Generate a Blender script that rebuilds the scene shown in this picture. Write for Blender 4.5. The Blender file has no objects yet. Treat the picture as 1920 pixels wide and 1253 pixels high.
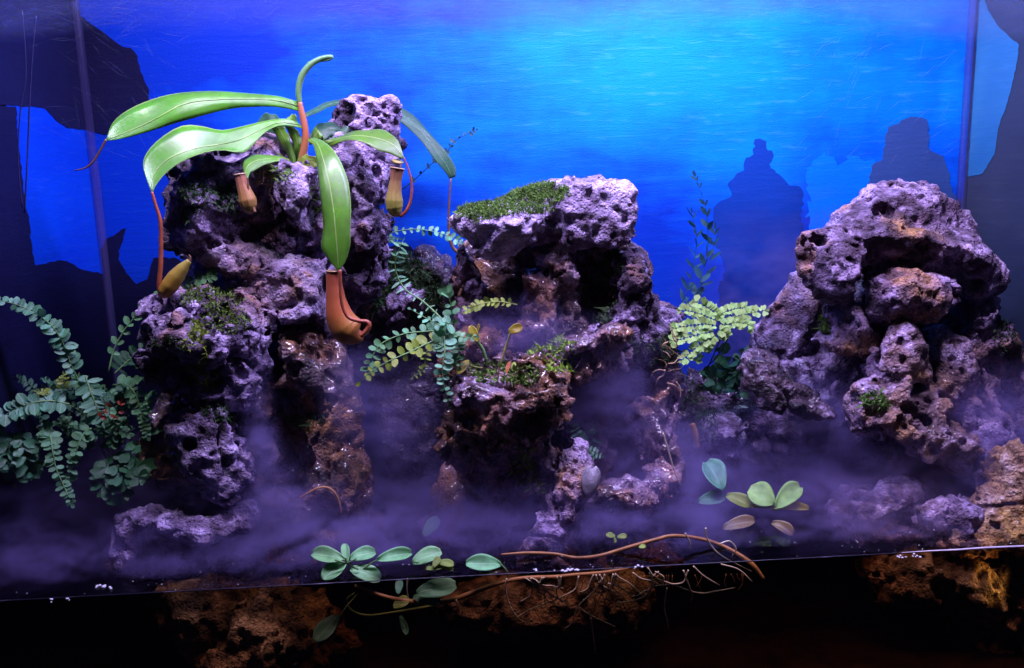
import bpy, math, random, time
import numpy as np
from mathutils import Vector, Matrix

# ------------------------------------------------------------------ camera, light, exposure
SC = bpy.context.scene
COL = SC.collection
W, H, F = 1920.0, 1253.0, 1600.0
CAM_O = np.array([0.0, -0.9, 0.4419])
PITCH, YAW, ROLL = 0.1805, 0.0552, -0.0278
_cy, _sy, _cp, _sp = math.cos(YAW), math.sin(YAW), math.cos(PITCH), math.sin(PITCH)
FW = np.array([_sy*_cp, _cy*_cp, -_sp]); _R = np.array([_cy, -_sy, 0.0]); _U = np.cross(_R, FW)
RT = math.cos(ROLL)*_R + math.sin(ROLL)*_U
UP = -math.sin(ROLL)*_R + math.cos(ROLL)*_U
cam = bpy.data.cameras.new('camera'); cam.sensor_width = 36; cam.lens = 36*F/W; cam.clip_start = 0.02; cam.clip_end = 50
camo = bpy.data.objects.new('camera', cam); COL.objects.link(camo)
camo.matrix_world = Matrix([[RT[0], UP[0], -FW[0], CAM_O[0]], [RT[1], UP[1], -FW[1], CAM_O[1]], [RT[2], UP[2], -FW[2], CAM_O[2]], [0, 0, 0, 1]])
SC.camera = camo

world = bpy.data.worlds.new('World'); SC.world = world; world.use_nodes = True
bg = world.node_tree.nodes['Background']; bg.inputs[0].default_value = (0.16, 0.15, 0.42, 1); bg.inputs[1].default_value = 0.045

def P_(px, py, y):
    d = FW*F + RT*(px - W/2) - UP*(py - H/2); return CAM_O + d*((y - CAM_O[1])/d[1])
def area(name, loc, target, sx, sy, power, col):
    l = bpy.data.lights.new(name, 'AREA'); l.shape = 'RECTANGLE'; l.size = sx; l.size_y = sy; l.energy = power; l.color = col
    o = bpy.data.objects.new(name, l); COL.objects.link(o); o.location = loc
    d = Vector(target) - Vector(loc); o.rotation_euler = d.to_track_quat('-Z', 'Y').to_euler()
    return o
def spot(name, loc, target, ang, blend, power, col, r=0.02):
    l = bpy.data.lights.new(name, 'SPOT'); l.spot_size = math.radians(ang); l.spot_blend = blend; l.energy = power; l.color = col; l.shadow_soft_size = r
    o = bpy.data.objects.new(name, l); COL.objects.link(o); o.location = loc
    d = Vector(target) - Vector(loc); o.rotation_euler = d.to_track_quat('-Z', 'Y').to_euler()
    return o
area('lamp_bar_front', (0.12, 0.03, 1.02), (0.12, 0.22, 0), 1.0, 0.06, 23.0, (0.60, 0.49, 1.0))
area('lamp_bar_back', (0.34, 0.36, 1.06), (0.34, 0.47, 0.2), 0.7, 0.05, 5.4, (0.50, 0.66, 1.0))
spot('lamp_spot_left', (-0.36, -0.02, 1.03), (-0.28, 0.22, 0.5), 46, 0.7, 15, (0.92, 0.86, 1.0), 0.05)
spot('lamp_spot_right', (0.62, 0.0, 1.0), (0.50, 0.20, 0.1), 54, 0.7, 14, (0.70, 0.56, 1.0), 0.03)
spot('lamp_spot_middle', (0.08, -0.03, 1.02), (0.10, 0.24, 0.40), 40, 0.8, 12, (0.80, 0.68, 1.0), 0.04)
spot('added_glare_spot', (0.76, 0.36, 0.93), tuple(P_(1802, 205, 0.495)), 13, 0.9, 5.0, (1.0, 0.95, 0.92), 0.01)  # unseen spot added to bring a bright patch into the corner
spot('added_warm_fill', (0.66, -0.03, 0.22), (0.50, 0.08, 0.0), 40, 0.9, 1.6, (1.0, 0.62, 0.25), 0.02)  # unseen warm spot added to make the corner boulder glow
spot('added_underwater_fill', (0.66, 0.03, -0.055), (0.35, 0.14, -0.1), 120, 0.8, 0.2, (1.0, 0.68, 0.30), 0.02)  # unseen warm light added below the surface for the submerged rocks

vs = SC.view_settings; vs.view_transform = 'Standard'; vs.look = 'None'; vs.exposure = 0.0; vs.gamma = 1.0; vs.use_curve_mapping = False
SC.render.engine = 'CYCLES'
cy = SC.cycles
cy.use_denoising = True; cy.max_bounces = 4; cy.diffuse_bounces = 1; cy.glossy_bounces = 2; cy.transmission_bounces = 4; cy.transparent_max_bounces = 16; cy.volume_bounces = 0
cy.use_adaptive_sampling = True; cy.adaptive_threshold = 0.06
cy.volume_step_rate = 5.0; cy.volume_max_steps = 64; cy.sample_clamp_indirect = 4; cy.caustics_reflective = False; cy.caustics_refractive = False

# ------------------------------------------------------------------ measuring helpers: a pixel of the photograph at a known plane
def ray(px, py):
    return FW*F + RT*(px - W/2) - UP*(py - H/2)
def P(px, py, y):
    d = ray(px, py); return CAM_O + d*((y - CAM_O[1])/d[1])
def PZ(px, py, z):
    d = ray(px, py); return CAM_O + d*((z - CAM_O[2])/d[2])
def PX(px, py, x):
    d = ray(px, py); return CAM_O + d*((x - CAM_O[0])/d[0])
def mpp(p):
    return float((np.asarray(p) - CAM_O) @ FW)/F
def proj(v):
    d = v - CAM_O; z = d @ FW
    return W/2 + F*(d @ RT)/z, H/2 - F*(d @ UP)/z, z

XL, XR, YB = -0.575, 0.84, 0.50
ZF, ZT = -0.175, 1.12

# ------------------------------------------------------------------ object helpers
def tag(o, label=None, cat=None, group=None, kind=None):
    if label: o['label'] = label
    if cat: o['category'] = cat
    if group: o['group'] = group
    if kind: o['kind'] = kind
    return o
def empty(name, loc, label, cat, group=None):
    o = bpy.data.objects.new(name, None); COL.objects.link(o); o.location = Vector(loc); o.empty_display_size = 0.01
    return tag(o, label, cat, group)
def mesh(name, v, f, mat, parent=None, origin=None, uv=None, smooth=True):
    """one mesh object; v in world space; the origin is the parent's base or the given point"""
    v = np.asarray(v, float)
    if parent is not None: org = PBASE[parent.name]
    elif origin is not None: org = np.asarray(origin, float)
    else: org = np.zeros(3)
    me = bpy.data.meshes.new(name)
    if isinstance(f, np.ndarray):
        nv, nf = len(v), len(f); me.vertices.add(nv); me.vertices.foreach_set('co', (v - org).astype(np.float32).ravel())
        me.loops.add(nf*4); me.loops.foreach_set('vertex_index', f.astype(np.int32).ravel())
        me.polygons.add(nf); me.polygons.foreach_set('loop_start', np.arange(0, nf*4, 4, dtype=np.int32)); me.update(calc_edges=True)
    else: me.from_pydata((v - org).tolist(), [], [list(map(int, q)) for q in f])
    if uv is not None:
        ul = me.uv_layers.new(name='UVMap')
        li = np.empty(len(me.loops), np.int32); me.loops.foreach_get('vertex_index', li)
        ul.data.foreach_set('uv', np.asarray(uv, np.float32)[li].ravel())
    if smooth: me.polygons.foreach_set('use_smooth', np.ones(len(me.polygons), bool))
    me.materials.append(mat); me.update()
    o = bpy.data.objects.new(name, me); COL.objects.link(o)
    if parent is not None: o.parent = parent
    else: o.location = Vector(org)
    PBASE[o.name] = org
    return o
PBASE = {}
def thing(name, loc, label, cat, group=None):
    o = empty(name, loc, label, cat, group); PBASE[o.name] = np.asarray(loc, float); return o
def box(name, lo, hi, mat, parent=None, origin=None):
    x0, y0, z0 = lo; x1, y1, z1 = hi
    v = [(x0,y0,z0),(x1,y0,z0),(x1,y1,z0),(x0,y1,z0),(x0,y0,z1),(x1,y0,z1),(x1,y1,z1),(x0,y1,z1)]
    f = [(0,3,2,1),(4,5,6,7),(0,1,5,4),(1,2,6,5),(2,3,7,6),(3,0,4,7)]
    return mesh(name, v, f, mat, parent, origin, smooth=False)

# ------------------------------------------------------------------ materials
def newmat(name):
    m = bpy.data.materials.new(name); m.use_nodes = True
    nt = m.node_tree; nt.nodes.clear()
    out = nt.nodes.new('ShaderNodeOutputMaterial')
    return m, nt, out
def N(nt, t, **kw):
    n = nt.nodes.new(t)
    for k, v in kw.items():
        if k.startswith('i_'):
            key = k[2:].replace('_', ' ')
            n.inputs[int(key) if key.isdigit() else key].default_value = v
        else: setattr(n, k, v)
    return n
def ramp(nt, fac, stops, interp='LINEAR'):
    r = nt.nodes.new('ShaderNodeValToRGB'); r.color_ramp.interpolation = interp
    e = r.color_ramp.elements
    while len(e) < len(stops): e.new(0.5)
    for el, (p, c) in zip(e, stops):
        el.position = p; el.color = tuple(c) + ((1,) if len(c) == 3 else ())
    nt.links.new(fac, r.inputs[0]); return r.outputs[0]
def math_(nt, op, a, b=None, clamp=False):
    n = nt.nodes.new('ShaderNodeMath'); n.operation = op; n.use_clamp = clamp
    for i, x in enumerate((a, b)):
        if x is None: continue
        if isinstance(x, (int, float)): n.inputs[i].default_value = x
        else: nt.links.new(x, n.inputs[i])
    return n.outputs[0]
def mix(nt, fac, a, b, mode='MIX'):
    n = nt.nodes.new('ShaderNodeMix'); n.data_type = 'RGBA'; n.blend_type = mode
    for s, x in ((0, fac), (6, a), (7, b)):
        if isinstance(x, (int, float)): n.inputs[s].default_value = x
        elif isinstance(x, tuple): n.inputs[s].default_value = x + ((1,) if len(x) == 3 else ())
        else: nt.links.new(x, n.inputs[s])
    return n.outputs[2]
def noise(nt, vec, scale, detail=4, rough=0.6, dist=0.0):
    n = N(nt, 'ShaderNodeTexNoise'); n.inputs['Scale'].default_value = scale; n.inputs['Detail'].default_value = detail
    n.inputs['Roughness'].default_value = rough; n.inputs['Distortion'].default_value = dist
    if vec is not None: nt.links.new(vec, n.inputs['Vector'])
    return n.outputs['Fac']
def pos(nt):
    return nt.nodes.new('ShaderNodeNewGeometry').outputs['Position']
def mapped(nt, vec, scale, loc=(0,0,0)):
    m = nt.nodes.new('ShaderNodeMapping'); m.inputs['Scale'].default_value = scale; m.inputs['Location'].default_value = loc
    nt.links.new(vec, m.inputs['Vector']); return m.outputs[0]

RPAL = {}
def rock_mat(name, pale, mid, dark, stain, stain_amt=0.35, rough=0.85, wet=0.0, seed=0.0, bump=0.9):
    """mottled colour is stored on the mesh (see rock_colour); the material adds grain, relief and wetness"""
    m, nt, out = newmat(name); RPAL[name] = (pale, mid, dark, stain, stain_amt, seed)
    at = N(nt, 'ShaderNodeAttribute', attribute_name='rock_colour'); p = pos(nt)
    n4 = noise(nt, p, 240, 3, 0.72); n2 = noise(nt, p, 75, 2, 0.6)
    c = mix(nt, 0.7, at.outputs['Color'], ramp(nt, n4, [(0.3, (0.2,)*3), (0.7, (0.85,)*3)]), 'OVERLAY')
    b = N(nt, 'ShaderNodeBsdfPrincipled'); nt.links.new(c, b.inputs['Base Color'])
    bm = N(nt, 'ShaderNodeBump'); bm.inputs['Strength'].default_value = bump; bm.inputs['Distance'].default_value = 0.008
    vo = N(nt, 'ShaderNodeTexVoronoi'); vo.inputs['Scale'].default_value = 190; nt.links.new(p, vo.inputs['Vector'])
    pore = ramp(nt, vo.outputs['Distance'], [(0.12, (0,)*3), (0.45, (1,)*3)])
    nt.links.new(math_(nt, 'ADD', math_(nt, 'MULTIPLY', pore, 0.35), math_(nt, 'ADD', n4, math_(nt, 'MULTIPLY', n2, 1.2))), bm.inputs['Height']); nt.links.new(bm.outputs[0], b.inputs['Normal'])
    if wet > 0:
        nt.links.new(ramp(nt, at.outputs['Alpha'], [(0.42, (rough,)*3), (0.60, (0.12,)*3)]), b.inputs['Roughness'])
        b.inputs['Coat Weight'].default_value = wet; b.inputs['Coat Roughness'].default_value = 0.10
    else: b.inputs['Roughness'].default_value = rough
    b.inputs['Specular IOR Level'].default_value = 0.4
    nt.links.new(b.outputs[0], out.inputs[0]); return m
def rock_colour(V, name):
    pale, mid, dark, stain, amt, seed = RPAL[name]; q = V + seed; tint = (1,1,1) if name == 'submerged_rock' else (0.80,0.77,1.03)
    pale, mid, dark = (tuple(x*y*g_ for x, y in zip(c_, tint)) for c_, g_ in ((pale, 1.0), (mid, 0.70), (dark, 0.6)))
    n1 = fbm(q, 0.085, 4, 0.62); n2 = fbm(q, 0.016, 3, 0.65); n3 = fbm(q + 5.1, 0.11, 4, 0.6)
    f = 0.5 + 0.75*(0.5*n1 + 0.5*n2); pale, mid, dark, stain = map(np.array, (pale, mid, dark, stain))
    t = np.clip((f - .32)/.18, 0, 1)[:,None]; u = np.clip((f - .5)/.16, 0, 1)[:,None]
    c = dark*(1-t) + mid*t; c = c*(1-u) + pale*u
    st = np.clip((n3 - (0.30 - 0.42*amt))/0.22, 0, 1)*np.clip(0.55 + 1.5*n2, 0.15, 1)*0.85
    c = c*(1 - st[:,None]) + stain*st[:,None]
    return np.concatenate([c, (0.5 + 0.6*n1)[:,None]], 1).clip(0, 1).astype(np.float32)

def leaf_mat(name, base, tip=None, rib=None, rough=0.35, trans=0.25, spec=0.5, rnd=0.25, coat=0.0):
    """green leaf: pale midrib along the middle (UV u = 0.5), veins, patchy colour, light through the blade"""
    m, nt, out = newmat(name)
    uv = N(nt, 'ShaderNodeUVMap'); sep = N(nt, 'ShaderNodeSeparateXYZ'); nt.links.new(uv.outputs[0], sep.inputs[0])
    u, v = sep.outputs[0], sep.outputs[1]
    p = pos(nt); n1 = noise(nt, p, 38, 4, 0.6); n2 = noise(nt, p, 190, 3, 0.6)
    oi = N(nt, 'ShaderNodeObjectInfo')
    c = mix(nt, v, base, tip or base)
    c = mix(nt, ramp(nt, n1, [(0.35, (0,)*3), (0.7, (0.85,)*3)]), c, tuple(x*0.45 for x in base))
    c = mix(nt, ramp(nt, n2, [(0.66, (0,)*3), (0.74, (0.55,)*3)]), c, (base[0]*1.3 + .03, base[1]*.6, base[2]*.5))
    k = math_(nt, 'ADD', 1.0 - rnd, math_(nt, 'MULTIPLY', oi.outputs['Random'], 2*rnd))
    hs = N(nt, 'ShaderNodeHueSaturation'); nt.links.new(c, hs.inputs['Color']); nt.links.new(k, hs.inputs['Value'])
    nt.links.new(math_(nt, 'ADD', 0.485, math_(nt, 'MULTIPLY', oi.outputs['Random'], 0.03)), hs.inputs['Hue'])
    c = hs.outputs[0]
    d = math_(nt, 'ABSOLUTE', math_(nt, 'SUBTRACT', u, 0.5))
    if rib:
        c = mix(nt, ramp(nt, d, [(0.012, (0.8,)*3), (0.03, (0,)*3)]), c, rib)
        c = mix(nt, ramp(nt, d, [(0.475, (0,)*3), (0.49, (0.6,)*3)]), c, rib)
    w = N(nt, 'ShaderNodeTexWave'); w.inputs['Scale'].default_value = 9; w.inputs['Distortion'].default_value = 0.6; w.inputs['Detail'].default_value = 1
    cmb = N(nt, 'ShaderNodeCombineXYZ'); nt.links.new(math_(nt, 'ADD', math_(nt, 'MULTIPLY', v, 2.2), math_(nt, 'MULTIPLY', d, 1.5)), cmb.inputs[0]); nt.links.new(cmb.outputs[0], w.inputs['Vector'])
    b = N(nt, 'ShaderNodeBsdfPrincipled'); nt.links.new(c, b.inputs['Base Color'])
    nt.links.new(ramp(nt, n1, [(0.3, (rough*0.7,)*3), (0.7, (min(1, rough*1.35),)*3)]), b.inputs['Roughness'])
    b.inputs['Specular IOR Level'].default_value = spec; b.inputs['Coat Weight'].default_value = coat; b.inputs['Coat Roughness'].default_value = 0.25
    bm = N(nt, 'ShaderNodeBump'); bm.inputs['Strength'].default_value = 0.25; bm.inputs['Distance'].default_value = 0.001
    nt.links.new(math_(nt, 'ADD', math_(nt, 'MULTIPLY', w.outputs['Fac'], 0.4), n2), bm.inputs['Height']); nt.links.new(bm.outputs[0], b.inputs['Normal'])
    t = N(nt, 'ShaderNodeBsdfTranslucent'); nt.links.new(c, t.inputs[0])
    mx = N(nt, 'ShaderNodeMixShader'); mx.inputs[0].default_value = trans
    nt.links.new(b.outputs[0], mx.inputs[1]); nt.links.new(t.outputs[0], mx.inputs[2]); nt.links.new(mx.outputs[0], out.inputs[0]); return m

def plain(name, col, rough=0.5, spec=0.5, var=0.3, scale=60, col2=None, bump=0.2, coat=0.0):
    m, nt, out = newmat(name); p = pos(nt); n = noise(nt, p, scale, 4, 0.65)
    c = mix(nt, ramp(nt, n, [(0.35, (0,)*3), (0.65, (1,)*3)]), col, col2 or tuple(x*(1 - var) for x in col))
    b = N(nt, 'ShaderNodeBsdfPrincipled'); nt.links.new(c, b.inputs['Base Color']); b.inputs['Roughness'].default_value = rough
    b.inputs['Specular IOR Level'].default_value = spec; b.inputs['Coat Weight'].default_value = coat
    bm = N(nt, 'ShaderNodeBump'); bm.inputs['Strength'].default_value = bump; bm.inputs['Distance'].default_value = 0.001
    nt.links.new(noise(nt, p, scale*4, 3), bm.inputs['Height']); nt.links.new(bm.outputs[0], b.inputs['Normal'])
    nt.links.new(b.outputs[0], out.inputs[0]); return m
def gradient(name, stops, rough=0.35, spots=None, trans=0.1):
    """colour along the length (UV v): pitchers and stems"""
    m, nt, out = newmat(name); uv = N(nt, 'ShaderNodeUVMap'); sep = N(nt, 'ShaderNodeSeparateXYZ'); nt.links.new(uv.outputs[0], sep.inputs[0])
    p = pos(nt); n = noise(nt, p, 60, 4, 0.6); n2 = noise(nt, p, 300, 3, 0.6)
    v = math_(nt, 'ADD', sep.outputs[1], math_(nt, 'MULTIPLY', math_(nt, 'SUBTRACT', n, 0.5), 0.25))
    c = ramp(nt, v, stops)
    if spots: c = mix(nt, ramp(nt, n2, [(0.55, (0,)*3), (0.68, (0.7,)*3)]), c, spots)
    b = N(nt, 'ShaderNodeBsdfPrincipled'); nt.links.new(c, b.inputs['Base Color']); b.inputs['Roughness'].default_value = rough
    bm = N(nt, 'ShaderNodeBump'); bm.inputs['Strength'].default_value = 0.25; bm.inputs['Distance'].default_value = 0.001
    nt.links.new(n2, bm.inputs['Height']); nt.links.new(bm.outputs[0], b.inputs['Normal'])
    t = N(nt, 'ShaderNodeBsdfTranslucent'); nt.links.new(c, t.inputs[0]); mx = N(nt, 'ShaderNodeMixShader'); mx.inputs[0].default_value = trans
    nt.links.new(b.outputs[0], mx.inputs[1]); nt.links.new(t.outputs[0], mx.inputs[2]); nt.links.new(mx.outputs[0], out.inputs[0]); return m

def mural_mat(name, deep, mid, bright, streak, centre, ext, rough=0.5):
    """painted panel: horizontal dry-brush strokes, a brighter painted field round `centre`"""
    m, nt, out = newmat(name); p = pos(nt)
    st = mapped(nt, p, (3.0, 3.0, 15)); n1 = noise(nt, st, 1.0, 7, 0.65, 0.3)
    st2 = mapped(nt, p, (14, 14, 110)); n2 = noise(nt, st2, 1.0, 6, 0.7)
    n3 = noise(nt, p, 4.5, 6, 0.6)
    c0 = N(nt, 'ShaderNodeVectorMath', operation='SUBTRACT'); nt.links.new(p, c0.inputs[0]); c0.inputs[1].default_value = centre
    c1 = N(nt, 'ShaderNodeVectorMath', operation='DIVIDE'); nt.links.new(c0.outputs[0], c1.inputs[0]); c1.inputs[1].default_value = ext
    ln = N(nt, 'ShaderNodeVectorMath', operation='LENGTH'); nt.links.new(c1.outputs[0], ln.inputs[0])
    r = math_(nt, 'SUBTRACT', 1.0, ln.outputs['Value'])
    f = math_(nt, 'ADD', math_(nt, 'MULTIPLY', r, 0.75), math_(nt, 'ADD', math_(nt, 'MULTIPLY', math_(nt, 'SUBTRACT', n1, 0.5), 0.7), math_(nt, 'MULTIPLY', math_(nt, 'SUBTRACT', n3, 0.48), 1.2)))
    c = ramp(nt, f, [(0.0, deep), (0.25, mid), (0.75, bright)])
    sk = math_(nt, 'MULTIPLY', ramp(nt, n2, [(0.55, (0,)*3), (0.72, (1,)*3)]), ramp(nt, f, [(0.3, (0.05,)*3), (0.75, (0.6,)*3)]))
    c = mix(nt, sk, c, streak)
    b = N(nt, 'ShaderNodeBsdfPrincipled'); nt.links.new(c, b.inputs['Base Color']); b.inputs['Roughness'].default_value = rough
    b.inputs['Specular IOR Level'].default_value = 0.25
    bm = N(nt, 'ShaderNodeBump'); bm.inputs['Strength'].default_value = 0.35; bm.inputs['Distance'].default_value = 0.002
    nt.links.new(math_(nt, 'ADD', n2, math_(nt, 'MULTIPLY', noise(nt, p, 400, 2), 0.5)), bm.inputs['Height']); nt.links.new(bm.outputs[0], b.inputs['Normal'])
    nt.links.new(b.outputs[0], out.inputs[0]); return m

M = {}
M['rock_a'] = rock_mat('lilac_grey_rock', (0.62,0.50,0.60), (0.30,0.22,0.29), (0.10,0.065,0.09), (0.26,0.12,0.055), 0.30, seed=1.3)
M['rock_b'] = rock_mat('pale_lilac_rock', (0.70,0.58,0.68), (0.40,0.30,0.38), (0.14,0.09,0.12), (0.30,0.15,0.07), 0.25, seed=4.1)
M['rock_cap'] = rock_mat('pale_cap_rock', (0.78,0.66,0.74), (0.66,0.54,0.63), (0.30,0.21,0.26), (0.34,0.18,0.09), 0.15, seed=4.7)
M['rock_c'] = rock_mat('mauve_brown_rock', (0.60,0.47,0.55), (0.33,0.23,0.28), (0.12,0.07,0.085), (0.42,0.21,0.05), 0.55, seed=7.7)
M['rock_wet'] = rock_mat('wet_brown_rock', (0.46,0.35,0.38), (0.24,0.14,0.12), (0.06,0.035,0.035), (0.38,0.16,0.04), 0.8, rough=0.45, wet=0.8, seed=9.2)
M['rock_dark'] = rock_mat('dark_rock', (0.20,0.15,0.19), (0.085,0.06,0.08), (0.03,0.02,0.028), (0.10,0.05,0.03), 0.3, rough=0.6, wet=0.3, seed=2.9)
M['rock_ochre'] = rock_mat('ochre_rock', (0.66,0.52,0.56), (0.42,0.28,0.24), (0.15,0.08,0.06), (0.52,0.27,0.06), 0.9, rough=0.6, wet=0.25, seed=5.5)
M['rock_under'] = rock_mat('submerged_rock', (0.42,0.34,0.22), (0.18,0.135,0.08), (0.05,0.038,0.022), (0.26,0.19,0.06), 0.4, rough=0.7, seed=3.3)

# ------------------------------------------------------------------ noise tiles for the rock shapes
rng = np.random.default_rng(7)
VT = rng.random((48,48,48)).astype(np.float32)*2 - 1
VF = np.ascontiguousarray(VT).ravel()
def vnoise(p):
    X, fx = _cell(p[:,0], 2304); Y, fy = _cell(p[:,1], 48); Z, fz = _cell(p[:,2], 1)
    def E(a, b):
        s = X[a] + Y[b]; u = VF.take(s + Z[0]); return u + (VF.take(s + Z[1]) - u)*fz
    c0 = E(0, 0); c0 += (E(0, 1) - c0)*fy; c1 = E(1, 0); c1 += (E(1, 1) - c1)*fy
    return c0 + (c1 - c0)*fx
def _cell(x, stride):
    fl = np.floor(x); f = x - fl; i = fl.astype(np.int32) % 48; j = i + 1; j[j == 48] = 0
    return (i*stride, j*stride), f*f*(3 - 2*f)
ROT = np.array([[0.36,0.48,-0.8],[-0.8,0.6,0.0],[0.48,0.64,0.6]], np.float32)
def fbm(p, size, octaves, gain=0.5, ridged=False):
    q = p.astype(np.float32)/size; a = 1.0; s = 0.0; out = np.zeros(len(p), np.float32)
    for o in range(octaves):
        n = vnoise(q); out += a*((1 - 2*np.abs(n)) if ridged else n); s += a; a *= gain; q = q @ ROT*2.03 + 7.3
    return out/s
NC, SUB = 10, 8
def pit_tile():
    c = rng.random((NC,NC,NC,3)).astype(np.float32); r = (rng.random((NC,NC,NC))**1.6*0.42 + 0.06).astype(np.float32)
    g = (np.arange(NC*SUB) + 0.5)/SUB
    G = np.stack(np.meshgrid(g, g, g, indexing='ij'), -1).astype(np.float32); I = np.floor(G).astype(int); best = np.full(G.shape[:3], 9, np.float32)
    for dx in (-1,0,1):
        for dy in (-1,0,1):
            for dz in (-1,0,1):
                J = I + (dx,dy,dz); K = J % NC
                pt = J + c[K[...,0],K[...,1],K[...,2]]
                best = np.minimum(best, np.linalg.norm(G - pt, axis=-1) - r[K[...,0],K[...,1],K[...,2]])
    return best
PT = pit_tile(); NP_ = NC*SUB
def pits(p, size):
    q = p/size*SUB - 0.5; i = np.floor(q).astype(np.int32); f = (q - i).astype(np.float32); i %= NP_; j = (i + 1) % NP_
    x0, y0, z0 = i.T; x1, y1, z1 = j.T; fx, fy, fz = f.T
    def L(a, b, t): return a + (b - a)*t
    return size*L(L(L(PT[x0,y0,z0], PT[x1,y0,z0], fx), L(PT[x0,y1,z0], PT[x1,y1,z0], fx), fy),
                  L(L(PT[x0,y0,z1], PT[x1,y0,z1], fx), L(PT[x0,y1,z1], PT[x1,y1,z1], fx), fy), fz)
def smin(a, b, k):
    h = np.clip(0.5 + 0.5*(b - a)/k, 0, 1); return b + (a - b)*h - k*h*(1 - h)
def smax(a, b, k): return -smin(-a, -b, k)

def surface_nets(D, org, h):
    S = D < 0; nx, ny, nz = D.shape
    cnt = np.zeros((nx-1,ny-1,nz-1), np.uint8)
    for dx in (0,1):
        for dy in (0,1):
            for dz in (0,1): cnt += S[dx:nx-1+dx, dy:ny-1+dy, dz:nz-1+dz]
    act = np.argwhere((cnt > 0) & (cnt < 8)); n = len(act)
    vid = np.full(cnt.shape, -1, np.int32); vid[tuple(act.T)] = np.arange(n)
    acc = np.zeros((n,3), np.float32); num = np.zeros(n, np.float32)
    cor = {(dx,dy,dz): D[act[:,0]+dx, act[:,1]+dy, act[:,2]+dz] for dx in (0,1) for dy in (0,1) for dz in (0,1)}
    for ax in range(3):
        for u in (0,1):
            for w in (0,1):
                a = [u,w]; a.insert(ax, 0); b = [u,w]; b.insert(ax, 1)
                da, db = cor[tuple(a)], cor[tuple(b)]; m = (da < 0) != (db < 0)
                t = np.where(m, da/np.where(m, da - db, 1), 0)
                pt = np.tile(np.array(a, np.float32), (n,1)); pt[:,ax] += t
                acc[m] += pt[m]; num += m
    V = (act + acc/num[:,None])*h + org
    Q = []
    for ax in range(3):
        sl0 = [slice(1,-1)]*3; sl1 = [slice(1,-1)]*3; sl0[ax] = slice(0,-1); sl1[ax] = slice(1,None)
        s0, s1 = S[tuple(sl0)], S[tuple(sl1)]
        e = np.argwhere(s0 != s1); fl = s0[tuple(e.T)]
        off = np.ones(3, int); off[ax] = 0; e = e + off
        o1, o2 = [(1,2),(2,0),(0,1)][ax]
        def cell(a, b):
            c = e.copy(); c[:,o1] -= a; c[:,o2] -= b; return vid[c[:,0],c[:,1],c[:,2]]
        q = np.stack([cell(1,1), cell(0,1), cell(0,0), cell(1,0)], 1)
        q[~fl] = q[~fl][:, ::-1]; Q.append(q)
    return V, np.concatenate(Q)
def biggest(V, Q, keep=0.02):
    lab = np.arange(len(V))
    while True:
        m = lab[Q].min(1); old = lab.copy()
        for c in range(4): np.minimum.at(lab, Q[:,c], m)
        lab = lab[lab]; lab = lab[lab]
        if (lab == old).all(): break
    u, c = np.unique(lab, return_counts=True); ok = u[c >= c.max()*0.5]
    kv = np.isin(lab, ok); new = np.cumsum(kv) - 1
    return V[kv], new[Q[kv[Q[:,0]]]]

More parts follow.
